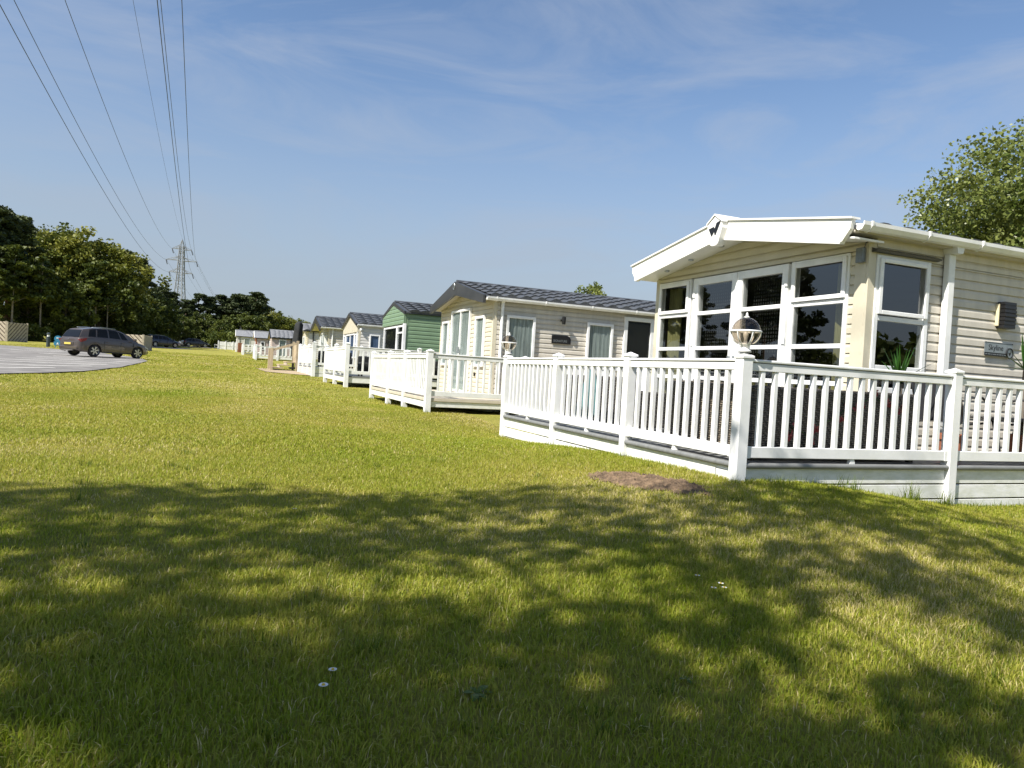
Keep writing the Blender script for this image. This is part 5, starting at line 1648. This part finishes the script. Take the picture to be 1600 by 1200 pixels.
for k, (ra, z) in arms.items():
    s = 1 if ra > 0 else -1
    w = hwid(z)
    mb = MB()
    for sb in (-1, 1):
        mb.tube([PP(s * w, sb * w, z), PP(ra, 0, z)], .075, 4)
        mb.tube([PP(s * w, sb * w, z + .95), PP(ra, 0, z + .05)], .045, 4)
        mb.tube([PP(s * (w + abs(ra)) / 2, sb * w * .5, z), PP(s * w, sb * w, z + .95)], .05, 4)
    mb.build('cross_arm', 'galv', py)
    mb = MB()
    mb.tube([PP(ra, 0, z - .02), PP(ra + .45, -.2, z - 1.25)], .10, 6)
    for i in range(6):
        p0 = Vector(PP(ra, 0, z - .1)); p1 = Vector(PP(ra + .45, -.2, z - 1.2)); q = p0 + (p1 - p0) * (i + .5) / 6
        mb.lathe([(0, -.03), (.17, -.02), (.12, .03), (0, .04)], tuple(q), 8)
    mb.build('insulator', 'dark', py)
tips = {'BL': (-14.11, 205.36, 21.78), 'ML': (-14.87, 205.72, 24.86), 'TL': (-13.64, 205.27, 27.74), 'E': (-11.4, 204.41, 30.44), 'BR': (-8.36, 203.05, 21.49), 'TR': (-8.97, 203.39, 27.55), 'MR': (-7.75, 202.86, 24.66)}
names = {'BL': 'lowest left power line of the three on the far side of the pylon', 'ML': 'middle left power line fixed to the longest left pylon arm', 'TL': 'upper left power line fixed to the top left pylon arm', 'E': 'thin earth wire running to the very peak of the pylon', 'BR': 'lowest right power line, crossing behind the pylon peak', 'TR': 'upper right power line fixed to the top right pylon arm', 'MR': 'rightmost power line fixed to the longest right pylon arm'}
for k, A in tips.items():
    A = Vector(A); E_ = Vector(tips['E'])
    B = Vector((-3.32 + (A.x - E_.x) * 1.334, -108.7, 38.56 + .95 + (A.z - E_.z)))
    sag = 10.14 * (.7 if k == 'E' else 1)
    pts = []
    for i in range(61):
        t_ = i / 60
        p = A + (B - A) * t_; p.z -= sag * 4 * t_ * (1 - t_); pts.append(tuple(p))
    r = .014 if k == 'E' else .021
    far = []
    A2 = A; B2 = A + Vector((27, 300, -5.0))
    for i in range(1, 31):
        t_ = i / 30
        p = A2 + (B2 - A2) * t_; p.z -= 9 * 4 * t_ * (1 - t_); far.append(tuple(p))
    o = MB().tube(far[::-1] + pts, r, 5).build('power_line', 'wire')
    tag(o, names[k], 'power line', 'overhead power lines')

# ------------------------------------------------------------------ trees
def cards(centres, sizes, rng, aspect=1.0, up=0.0):
    """random quads; returns verts (4n,3)"""
    n = len(centres)
    a = rng.normal(size=(n, 3)); a[:, 2] *= (1 - up)
    a /= np.linalg.norm(a, axis=1)[:, None]
    b = rng.normal(size=(n, 3)); b -= (b * a).sum(1)[:, None] * a
    b /= np.linalg.norm(b, axis=1)[:, None]
    a = a * (sizes * .5 * aspect)[:, None]; b = b * (sizes * .5)[:, None]
    v = np.empty((n, 4, 3))
    v[:, 0] = centres - a; v[:, 1] = centres - b * .8; v[:, 2] = centres + a; v[:, 3] = centres + b * .8
    return v.reshape(-1, 3)

def tree_data(kind, seed, H, nclump, nleaf, lsize, spread=None, mleaf='oakleaf'):
    rng = np.random.default_rng(seed)
    if kind == 'pine':
        R = spread or H * .2
        z = H * (.42 + .56 * rng.random(nclump) ** .8)
        t = (z / H - .42) / .58
        rad_ = R * (1.05 - .75 * t ** 1.6) * np.sqrt(rng.random(nclump)) * (.7 + .6 * rng.random(nclump))
        an = rng.random(nclump) * 2 * PI
        cen = np.stack([rad_ * np.cos(an), rad_ * np.sin(an), z], 1)
        cr_ = np.stack([R * (.20 + .16 * rng.random(nclump)), R * (.20 + .16 * rng.random(nclump)), R * (.09 + .07 * rng.random(nclump))], 1)
        base_h = .92
    elif kind == 'bush':
        R = spread or H * .7
        u = rng.normal(size=(nclump, 3)); u /= np.linalg.norm(u, axis=1)[:, None]
        rr = rng.random(nclump) ** .4
        cen = np.stack([u[:, 0] * R * rr, u[:, 1] * R * rr, H * .42 + u[:, 2] * H * .42 * rr], 1)
        cr_ = np.stack([R * (.2 + .15 * rng.random(nclump))] * 2 + [H * (.14 + .08 * rng.random(nclump))], 1)
        base_h = .5
    else:
        R = spread or H * .36
        u = rng.normal(size=(nclump, 3)); u /= np.linalg.norm(u, axis=1)[:, None]
        rr = .35 + .65 * rng.random(nclump) ** .5
        lob = 1 + .18 * np.sin(3 * np.arctan2(u[:, 1], u[:, 0]) + seed) + .12 * np.sin(5 * u[:, 2] + seed)
        zlo = .12 if kind == 'dark' else .2
        cen = np.stack([u[:, 0] * R * rr * lob, u[:, 1] * R * rr * lob, H * ((1 + zlo) / 2) + u[:, 2] * H * (1 - zlo) / 2 * .92 * rr], 1)
        cr_ = np.stack([R * (.13 + .14 * rng.random(nclump))] * 2 + [R * (.10 + .10 * rng.random(nclump))], 1)
        base_h = .75
    # leaves gathered in the clumps
    idx = rng.integers(0, nclump, nleaf)
    d = rng.normal(size=(nleaf, 3)); d /= np.linalg.norm(d, axis=1)[:, None]
    d *= (rng.random(nleaf) ** .45)[:, None]
    pos = cen[idx] + d * cr_[idx]
    pos[:, 2] = np.maximum(pos[:, 2], .05)
    sz = lsize * (.6 + .8 * rng.random(nleaf))
    v = cards(pos, sz, rng, 1.5 if kind == 'pine' else 1.0, .25)
    f = np.arange(len(v)).reshape(-1, 4)
    # clump tone + leaf tone
    tone = np.clip(.5 + .22 * rng.normal(size=nclump)[idx] + .16 * rng.normal(size=nleaf), 0, 1)
    crown = np_mesh('crown', v, f, 4, {'shade': 'oakleaf', 'slim': 'darkleaf'}.get(mleaf, mleaf), rnd=tone)
    # trunk and limbs
    mb = MB()
    r0 = H * (.015 if kind == 'pine' else (.009 if mleaf == 'shade' else .016)) * (.6 if mleaf == 'slim' else 1)
    bend = rng.normal(size=2) * H * .015
    tp = [(bend[0] * math.sin(3 * t), bend[1] * math.sin(2.3 * t), H * base_h * t - .3 * (t == 0)) for t in np.linspace(0, 1, 7)]
    mb.tube(tp, [r0 * (1.25 - t * .95) for t in np.linspace(0, 1, 7)], 7)
    if kind == 'bush':
        for i in range(5):
            c = cen[i]; mb.tube([(0, 0, 0), (c[0] * .5, c[1] * .5, c[2] * .6), tuple(c)], [r0, r0 * .6, r0 * .2], 5)
    else:
        nl = 26 if kind == 'pine' else (12 if mleaf == 'shade' else 30)
        for i in rng.permutation(nclump)[:nl]:
            c = cen[i]
            zt = min(H * base_h * .97, max(H * .16, c[2] - .55 * math.hypot(c[0], c[1])))
            t = zt / (H * base_h)
            s = (bend[0] * math.sin(3 * t), bend[1] * math.sin(2.3 * t), zt)
            md = (s[0] + (c[0] - s[0]) * .5, s[1] + (c[1] - s[1]) * .5, s[2] + (c[2] - s[2]) * .62)
            rl = r0 * (1.1 - t * .8) * .45
            mb.tube([s, md, tuple(c)], [rl, rl * .6, rl * .2], 5)
    trunk = meshdata(mb, 'bark' if kind == 'pine' else 'bark2', 'trunk', True)
    return trunk, crown

def plant(name, data, x, y, label, group=None, s=1.0, sz=None, rot=None, cat='tree'):
    t = thing(name, label, cat, (x, y, G(x, y)), group)
    t.scale = (s, s, sz or s)
    t.rotation_euler = (0, 0, random.uniform(0, 6.28) if rot is None else rot)
    for nm, me in zip(('trunk', 'crown'), data):
        o = bpy.data.objects.new(nm, me); C.objects.link(o); o.parent = t
    return t

V = {'oak': [tree_data('oak', 20 + i, 13, 150, 11000, .34, 5.0, 'oakleaf') for i in range(3)],
     'dark': [tree_data('dark', 40 + i, 9, 110, 7500, .33, 3.4, 'darkleaf') for i in range(3)],
     'pine': [tree_data('pine', 60 + i, 13, 85, 7500, .30, 2.7, 'pineleaf') for i in range(4)],
     'bush': [tree_data('bush', 80 + i, 2.4, 34, 2600, .22, 1.9, 'darkleaf') for i in range(3)]}
M['palebark'] = mat('pale_birch_bark', (0.27, 0.235, 0.19), 0.8, 0.4, 3, 0.5, 12)
_bk = M['bark']; M['bark'] = M['palebark']
V['birch'] = [tree_data('pine', 70 + i, 9, 46, 3000, .26, 1.6, 'slim') for i in range(2)]
M['bark'] = _bk
HT = {'birch': 9, 'oak': 13, 'dark': 9, 'pine': 13, 'bush': 2.4}
WOOD = [('pine', -22.1, 82.3, 11.7), ('pine', -21.6, 84.3, 12.9), ('pine', -20.6, 86.2, 13.0), ('pine', -22.1, 95.3, 13.6), ('oak', -19.1, 94.1, 13.2), ('oak', -16.6, 96.3, 13.6), ('oak', -13.9, 98.6, 12.6), ('dark', -19.1, 87.6, 8.7), ('dark', -15.2, 85.8, 6.8), ('dark', -11.5, 95.3, 8.2), ('pine', -13.5, 111.2, 12.8), ('pine', -12.4, 115.2, 12.3), ('dark', -11.1, 108.0, 7.2), ('pine', -12.4, 125.8, 9.7), ('pine', -11.5, 131.9, 9.4), ('dark', -11.4, 101.7, 4.9), ('pine', -10.5, 138.0, 9.9), ('pine', -9.0, 141.7, 9.4), ('dark', -8.7, 127.6, 6.1), ('pine', -6.8, 145.2, 8.5), ('dark', -6.7, 134.9, 5.6), ('pine', -4.8, 146.5, 9.8), ('dark', -3.9, 141.0, 6.5), ('pine', -2.7, 147.8, 9.5), ('pine', -1.0, 149.3, 10.1), ('dark', -0.4, 136.9, 5.8), ('pine', 0.5, 150.9, 9.7), ('pine', 2.0, 148.1, 10.8), ('dark', 2.6, 137.1, 6.9), ('pine', 4.1, 151.6, 10.7), ('pine', 5.4, 148.9, 11.2), ('pine', 6.6, 152.7, 10.6), ('dark', 4.9, 136.1, 6.6), ('oak', 8.6, 158.3, 8.7), ('dark', 10.4, 159.8, 8.4), ('oak', 12.3, 162.2, 7.9), ('dark', 14.6, 166.7, 7.5), ('oak', 17.0, 171.1, 7.2), ('dark', 19.5, 175.5, 7.3), ('dark', 22.4, 179.8, 7.0),
    ('bush', -17.2, 82.4, 2.0), ('bush', -19.9, 84.6, 2.2), ('bush', -15.6, 86.0, 2.3), ('bush', -13.9, 90.1, 2.1), ('bush', -12.2, 91.3, 2.1), ('bush', -10.7, 99.2, 2.1), ('bush', -9.9, 111.8, 2.0), ('bush', -3.2, 139.5, 3.9), ('bush', -0.9, 133.0, 3.0), ('bush', 0.5, 131.7, 3.6), ('bush', -6.9, 138.0, 2.6), ('bush', -9.0, 121.0, 2.4), ('bush', -18.4, 80.6, 1.7), ('bush', -21.8, 80.0, 1.9),
    ('birch', -20.0, 80.6, 8.8), ('birch', -18.9, 81.6, 9.2), ('birch', -16.9, 83.2, 8.4), ('birch', -13.4, 87.4, 8.6), ('birch', -12.9, 88.2, 9.0), ('birch', -11.9, 89.3, 8.0),
    # deeper rows that close the wood
    ('dark', -24, 104, 10), ('dark', -19, 107, 10.5), ('dark', -14.5, 106, 9.5), ('pine', -17.5, 108, 13), ('dark', -9.8, 118, 7.6), ('dark', -10.6, 124, 7.4), ('dark', -6.5, 152, 7.5), ('dark', -1.5, 156, 7.5), ('dark', 3.5, 158, 8.2), ('dark', 7.5, 160, 8), ('dark', -27, 92, 9.5), ('pine', -26, 88, 13),
    ('bush', -28, 112, 4.2), ('bush', -24, 112, 4.4), ('bush', -20.5, 113, 4.2), ('bush', -17.5, 112, 4.5), ('bush', -14.8, 113, 4.2), ('bush', -12.2, 119, 4.2), ('bush', -22, 99, 3.4), ('bush', -18, 101, 3.6), ('bush', -14.5, 102, 3.4)]
HAND = {'pine': ('tall dark pine', 'pine_tree'), 'oak': ('broad spring green tree', 'broadleaf_tree'), 'dark': ('bushy dark green tree', 'broadleaf_tree'), 'bush': ('low dark shrub', 'shrub'), 'birch': ('slender pale trunked tree', 'birch_tree')}
ORD = ['leftmost', 'second from left', 'third from left', 'fourth from left', 'fifth from left', 'sixth from left', 'seventh from left', 'eighth from left', 'ninth from left', 'tenth from left']
ZONES = ((-19.4, 105, 'at the left edge of the wood'), (-10.9, 105, 'in the tall wood left of the pylon'), (-10.9, 200, 'on the back row left of the pylon'), (-7.5, 200, 'in the wood in front of the pylon'), (-1.2, 200, 'in the far wood right of the pylon'), (8, 200, 'in the wood above the row end'), (60, 200, 'on the skyline behind the distant caravans'))
deep = WOOD[-21:]
by = {}
for r_ in WOOD:
    zone = 'deep inside the wood' if r_ in deep else next(txt for xm, ym, txt in ZONES if r_[1] < xm and r_[2] < ym)
    by.setdefault((r_[0], zone), []).append(r_)
i = 0
for (k, zone), rows in by.items():
    nm, obn = HAND[k]
    if k == 'bush': zone = zone.replace('in the', 'under the').replace('on the', 'under the').replace('at the', 'along the')
    rows.sort(key=lambda r_: r_[1] / r_[2])
    for j, (k_, x, y, h) in enumerate(rows):
        s = h / HT[k]
        lab = '%s %s' % (nm, zone)
        if len(rows) > 1 and 'deep' not in zone: lab = '%s %s %s' % (ORD[j], nm, zone)
        plant(obn, V[k][i % len(V[k])], x, y, lab, '%s %s' % (nm.split()[-1] + 's', zone), s * random.uniform(.98, 1.12), s, cat='tree' if k != 'bush' else 'shrub')
        i += 1

# woodland beside the lawn, left of the view: mirrored in the front windows
for i, (x, y, s) in enumerate(((-31, 47, .80), (-35, 55, .95), (-29, 58, .74), (-40, 63, .9), (-33, 68, .82), (-26, 71, .8), (-44, 50, .8), (-38, 44, .9))):
    plant('pine_tree', V['pine'][i % 4], x, y, 'tall dark pine left of the view, mirrored in the front windows', 'pines mirrored in the windows', s)
for i, (x, y, s) in enumerate(((-30, 52, .5), (-34, 61, .6), (-28, 64, .5), (-42, 56, .6), (-37, 50, .5))):
    plant('broadleaf_tree', V['dark'][i % 3], x, y, 'bushy dark tree left of the view, mirrored in the front windows', 'dark trees mirrored in the windows', s)
for i, (x, y, s) in enumerate(((19.0, -4.8, 1.35), (22.0, -7.0, 1.5), (16.5, -5.5, 1.2))):
    plant('shrub', V['bush'][i % 3], x, y, 'round green shrub behind the camera, mirrored in the side window', 'shrubs mirrored in the side window', s, cat='shrub')

# light-leaved tree behind the nearest caravan
pd = tree_data('oak', 5, 8.1, 300, 62000, .098, 3.3, 'poplar')
plant('poplar_tree', pd, 20.8, 12.5, 'light green leafy tree rising behind the nearest caravan roof', s=1.09, rot=.6)
pd2 = tree_data('oak', 6, 6.3, 60, 5000, .14, 1.9, 'poplar')
plant('poplar_tree', pd2, 22.2, 42.9, 'small tree top peeping over the anthracite tiled roof', s=1.1, rot=.2)

# unseen trees behind the camera, crowns shaped to cast the foreground shade
SHADE = [(-0.99, 4.73), (-0.83, 3.88), (-0.67, 4.71), (-0.56, 3.78), (-0.31, 4.78), (-0.25, 3.87), (0.04, 4.66), (0.04, 3.7), (0.42, 4.74), (0.35, 3.79), (0.82, 4.71), (0.7, 3.75), (1.21, 4.58), (1.01, 3.64), (1.69, 4.66), (1.37, 3.66), (2.27, 4.88), (1.77, 3.69), (2.38, 4.27), (2.07, 3.42), (2.53, 3.95), (2.24, 3.12), (3.09, 3.9), (2.44, 2.91), (3.34, 3.58), (2.74, 2.8), (4.0, 3.81), (3.15, 2.85), (4.03, 3.32), (3.25, 2.59), (4.43, 3.27), (3.21, 2.29), (4.25, 2.81), (3.17, 2.03), (2.07, 2.34), (-0.64, 3.32), (-0.43, 2.95), (-0.53, 2.62), (-0.24, 2.71), (-0.07, 2.88), (0.01, 2.44), (-0.14, 2.28), (0.14, 2.31), (0.16, 2.01), (0.01, 2.01), (0.3, 1.92), (0.23, 1.73), (0.53, 2.32), (0.72, 2.54), (0.72, 2.14), (0.47, 1.87), (0.64, 1.83), (0.84, 1.9), (0.77, 1.65), (0.53, 1.59), (0.34, 1.61), (0.04, 1.72), (-0.23, 2.21), (0.95, 2.49), (0.45, 2.6), (1.28, 2.25), (1.38, 2.07), (1.0, 1.66), (1.11, 1.52), (1.34, 1.65), (1.33, 1.43), (1.59, 1.47), (1.77, 1.42), (2.15, 1.62), (2.18, 1.47), (1.99, 1.25), (1.8, 2.31), (3.65, 4.35), (4.25, 4.3), (4.85, 4.15), (5.5, 3.95), (6.1, 3.6)]   # wanted shade spots; boughs are set up the sun's rays to cast them
rs = np.random.default_rng(23)
bases = [(-13.2, -.6), (-9.3, -1.1), (-5.6, -1.7), (-2.0, -1.6)]
boughs = {i: [] for i in range(4)}
sl = Vector((SUN.x / SUN.z, SUN.y / SUN.z))
def bough(gx_, gy_, r):
    z = rs.uniform(6.0, 10.0)
    c = (gx_ + sl.x * z, gy_ + sl.y * z, z)
    j = min(range(4), key=lambda q: (bases[q][0] - c[0]) ** 2 + (bases[q][1] - c[1]) ** 2)
    boughs[j].append((c, r))
for (gx_, gy_) in SHADE:
    bough(gx_, gy_, (.20 + .062 * gy_) * rs.uniform(.85, 1.2))
for i in range(60):                                   # the rest of the crowns, whose shade falls outside the view
    gx_, gy_ = rs.uniform(-9, 8), rs.uniform(-4, 5.2)
    if gx_ < -.26 * gy_ - .6 or gy_ < .7: bough(gx_, gy_, rs.uniform(.35, .6))
for j, (bx0, by0) in enumerate(bases):
    cs = np.array([c for c, r in boughs[j]]); cr2 = np.array([r for c, r in boughs[j]])
    zb = G(bx0, by0)
    loc = cs - np.array([bx0, by0, zb])
    n_ = np.maximum(40, (430 * cr2 ** 2)).astype(int)
    idx = np.repeat(np.arange(len(cs)), n_)
    d = rs.normal(size=(len(idx), 3)); d /= np.linalg.norm(d, axis=1)[:, None]
    d *= (rs.random(len(idx)) ** .5)[:, None]
    pos = loc[idx] + d * np.stack([cr2[idx] * 1.25, cr2[idx] * 1.25, cr2[idx] * .8], 1)
    v = cards(pos, .15 * (.6 + .8 * rs.random(len(idx))), rs, 1.0, .25)
    crown = np_mesh('crown', v, np.arange(len(v)).reshape(-1, 4), 4, 'oakleaf', rnd=np.clip(.5 + .25 * rs.normal(size=len(idx)), 0, 1))
    mb = MB()
    mb.tube([(0, 0, -.3), (.05, .03, 3), (-.03, 0, 6), (0, .05, 8.5)], [.15, .12, .08, .03], 8)
    for c in loc:
        zt = min(8.0, max(3.2, c[2] - .5 * math.hypot(c[0], c[1])))
        mb.tube([(0, 0, zt), (c[0] * .5, c[1] * .5, zt + (c[2] - zt) * .62), tuple(c)], [.028, .018, .006], 5)
    plant('broadleaf_tree', (meshdata(mb, 'bark2', 'trunk', True), crown), bx0, by0, 'leafy unseen tree behind the camera, crown shaped to shade the foreground lawn', 'shade trees behind the camera', rot=0.0)

# ------------------------------------------------------------------ grass
def lot_mask(x, y):
    """True where there is no lawn"""
    r = np.zeros(len(x), bool)
    r |= (x < np.interp(y, [12, 18.6, 22.4, 27.7, 40.6, 46, 52], [-6.2, -4.6, -3.5, -3.25, -3.55, -4.6, -7.5])) & (y > 11) & (y < 54)
    r |= (x > D1X + .0) & (y > D1Y + .0) & (y < 9.9)
    r |= (x > D2X + .9) & (y > 12.7) & (y < 18.2)
    r |= (x > 3.2) & (y > 20.5) & (y < 26)
    r |= (x > 3.0) & (y > 27.8)
    r |= (x > 6.2) & (y > 9.8)
    r |= (x > 5.0) & (y > 13.5)
    return r

def fbm(x, y, seed):
    rg = np.random.default_rng(seed)
    s = np.zeros(len(x))
    for o in range(5):
        fq = 1.1 * 1.9 ** o
        for q in range(3):
            a = rg.random() * 2 * PI; ph = rg.random() * 6.28
            s += np.sin(fq * (x * math.cos(a) + y * math.sin(a)) + ph) * .62 ** o
    return s / 4

def blades(n, xlo, xhi, ylo, yhi, h, w, rng, seg=2, thin=0.0):
    x = xlo + (xhi - xlo) * rng.random(n); y = ylo + (yhi - ylo) * rng.random(n)
    k = (x > -.26 * y - .9) & (x < 1.62 * y + .9) & ~lot_mask(x, y)
    sd_ = in_soil(x, y)
    nz_ = fbm(x, y, 3)
    k &= (sd_ > .45 + .75 * rng.random(n) + .25 * nz_) | (rng.random(n) < .05)
    k &= rng.random(n) > (.28 * np.clip(-nz_, 0, 1) * 1.6)
    x, y, nz_ = x[k], y[k], nz_[k]
    n = len(x)
    z = gz(x, y) - .006
    tall = 1 + .35 * nz_ + .25 * rng.normal(size=n)
    hh = h * np.clip(tall, .35, 2.0)
    a = rng.random(n) * 2 * PI
    lean = np.abs(rng.normal(size=n)) * .55 + .15
    dx, dy = np.cos(a), np.sin(a)
    ww = w * (.6 + .8 * rng.random(n))
    ta = a + PI / 2 + rng.normal(size=n) * .5
    px, pyv = np.cos(ta) * ww, np.sin(ta) * ww
    P = np.stack([x, y, z], 1)
    W_ = np.stack([px, pyv, np.zeros(n)], 1) * .5
    m1 = P + np.stack([dx * hh * lean * .35, dy * hh * lean * .35, hh * .6], 1)
    tip = P + np.stack([dx * hh * lean, dy * hh * lean, hh * (1.0 - .25 * lean)], 1)
    v = np.stack([P - W_, P + W_, m1 + W_ * .75, m1 - W_ * .75, tip], 1).reshape(-1, 3)
    b = np.arange(n)[:, None] * 5
    tri = np.concatenate([b + np.array([[0, 1, 2]]), b + np.array([[0, 2, 3]]), b + np.array([[3, 2, 4]])], 1).reshape(-1, 3)
    dry = fbm(x * .8, y * .8, 9)
    tone = np.clip(.34 + .20 * rng.normal(size=n) + .22 * dry + .16 * np.clip((y - 5) / 8, -.8, 1), 0, .8)
    isdry = rng.random(n) < (.04 + .42 * np.clip(dry - .15, 0, 1.0))
    tone[isdry] = 1.0
    return v, tri, np.repeat(tone, 3)

rg = np.random.default_rng(77)
parts = [blades(420000, -1.8, 7.0, .55, 3.3, .031, .0034, rg), blades(420000, -3.0, 9.5, 3.3, 7.0, .027, .0043, rg),
         blades(300000, -5.5, 4.2, 7.0, 15.0, .025, .0075, rg), blades(110000, -9, 4.4, 15.0, 34.0, .027, .017, rg), blades(40000, -14, 3.4, 34, 66, .04, .045, rg)]
vo = 0; vv = []; ff = []; rr = []
for v, t_, r in parts:
    vv.append(v); ff.append(t_ + vo); rr.append(r); vo += len(v)
gme = np_mesh('lawn_grass', np.concatenate(vv), np.concatenate(ff), 3, 'grass', rnd=np.concatenate(rr))
tag(link('lawn_grass', gme), 'short mown grass blades over the whole lawn', 'grass', kind='stuff')

# longer unmown tufts along the skirt boards
def tufts(lst, rng):
    vv = []; tt = []; o = 0
    for (x, y, h, n, r) in lst:
        for i in range(n):
            a = rng.random() * 2 * PI; q = r * math.sqrt(rng.random())
            bx0, by0 = x + q * math.cos(a), y + q * math.sin(a) * .5
            L = h * rng.uniform(.45, 1.1); le = rng.uniform(.1, .7); d = rng.random() * 2 * PI
            w = rng.uniform(.002, .0042)
            z = G(bx0, by0) - .01
            px, pyv = math.cos(d + 1.57) * w, math.sin(d + 1.57) * w
            for k in range(4):
                s = k / 3
                cx_ = bx0 + math.cos(d) * L * le * s * s; cy_ = by0 + math.sin(d) * L * le * s * s * .6; cz_ = z + L * s * (1 - .2 * le * s)
                ww = 1 - s * .95
                vv += [(cx_ - px * ww, cy_ - pyv * ww, cz_), (cx_ + px * ww, cy_ + pyv * ww, cz_)]
            for k in range(3): tt.append((o + 2 * k, o + 2 * k + 1, o + 2 * k + 3, o + 2 * k + 2))
            o += 8
    return np.array(vv), np.array(tt)
tl = [(4.6, 4.57, .10, 40, .25), (4.95, 4.56, .16, 60, .12), (5.7, 4.57, .20, 70, .10), (6.12, 4.55, .18, 70, .09), (6.45, 4.55, .10, 40, .2), (7.0, 4.56, .10, 50, .4), (4.2, 4.56, .08, 40, .2), (8.0, 4.56, .10, 60, .5)]
for y in np.arange(4.9, 9.8, .14): tl.append((3.80, y, .055, 12, .07))
for x in np.arange(4.0, 9.0, .13): tl.append((x, 4.60, .07, 12, .07))
for fx_, fy_ in ((D1X - .05, 4.6), (D1X - .05, 6.41), (D1X - .05, 8.12), (D1X - .05, 9.84), (D2X, 12.72), (D2X, 14.5), (D2X, 16.05), (D2X, 18.0)): tl.append((fx_ - .03, fy_ - .06, .09, 30, .09))
for i in range(260):
    y = 1.0 + 6.0 * rg.random() ** 1.4; x = -.3 * y - .5 + (1.9 * y + 1.0) * rg.random()
    if (x > 3.7 and y > 4.5) or in_soil(x, y) < 1.2: continue
    tl.append((x, y, .045 + .035 * rg.random(), int(10 + 26 * rg.random()), .03 + .06 * rg.random()))
v, t_ = tufts(tl, rg)
tme = np_mesh('grass_tufts', v, t_, 4, 'tuft', rnd=np.clip(.45 + .25 * rg.normal(size=len(t_)), 0, 1))
tag(link('grass_tufts', tme), 'longer unmown grass tufts along the deck skirting', 'grass', kind='stuff')

# daisies and broad weeds in the lawn
def daisy(x, y, label, s=1.0):
    z = G(x, y) + .035
    t = thing('daisy', label, 'flower', (x, y, z - .035), 'daisies in the lawn')
    mb = MB(); n = 14
    for k in range(n):
        a = 2 * PI * k / n; r = .0125 * s
        ca, sa = math.cos(a), math.sin(a); w = .0032 * s
        mb.add([(x + ca * .003, y + sa * .003, z), (x + ca * r * .7 - sa * w, y + sa * r * .7 + ca * w, z + .003), (x + ca * r, y + sa * r, z + .002), (x + ca * r * .7 + sa * w, y + sa * r * .7 - ca * w, z + .003)], [(0, 3, 2, 1)])
    mb.build('petals', 'daisy', t)
    MB().lathe([(0, 0), (.0045 * s, 0), (.0035 * s, .004), (0, .005)], (x, y, z + .001), 10).build('flower_centre', 'daisyeye', t)
    MB().tube([(x, y, z - .04), (x, y, z)], .001, 4).build('stem', 'tuft', t)
daisy(.35, 2.18, 'single daisy left of centre in the near lawn, the farther of two', 1.1)
daisy(.31, 2.08, 'nearest daisy left of centre in the shaded near lawn', 1.2)
daisy(.43, 4.38, 'lone pale daisy in the far shade left of centre')
daisy(2.11, 2.78, 'left daisy of the small cluster right of centre')
daisy(2.08, 2.62, 'front daisy of the small cluster right of centre', 1.1)
daisy(2.15, 2.66, 'right daisy of the small cluster right of centre', 1.1)
daisy(2.13, 2.61, 'second front daisy of the small cluster right of centre')
def weed(x, y, label, n, L, seed):
    t = thing('broadleaf_weed', label, 'weed', (x, y, G(x, y)))
    mb = MB(); rr_ = random.Random(seed)
    z = G(x, y) + .012
    for i in range(n):
        a = 2 * PI * i / n + rr_.uniform(-.3, .3); l = L * rr_.uniform(.6, 1.1); w = l * .2; e = rr_.uniform(.15, .6)
        d = Vector((math.cos(a) * math.cos(e), math.sin(a) * math.cos(e), math.sin(e))); s_ = Vector((-math.sin(a), math.cos(a), 0))
        p = Vector((x, y, z)); prev = None
        for k, ww in enumerate((.1, .6, 1, .8, .05)):
            q = p + d * l * k / 4 + Vector((0, 0, -.35 * l * (k / 4) ** 2)); lft, rgt = q - s_ * w * ww, q + s_ * w * ww
            if prev: mb.add([tuple(prev[0]), tuple(prev[1]), tuple(rgt), tuple(lft)], [(0, 1, 2, 3)])
            prev = (lft, rgt)
    mb.build('leaves', 'tuft', t, True)
weed(.74, 1.98, 'dark broad-leaved weed rosette in the near lawn at centre', 8, .06, 2)
weed(1.44, 1.92, 'small pale round-leaved weed in the near lawn right of centre', 4, .04, 4)

for o in bpy.data.objects:
    if '_o' in o: del o['_o']
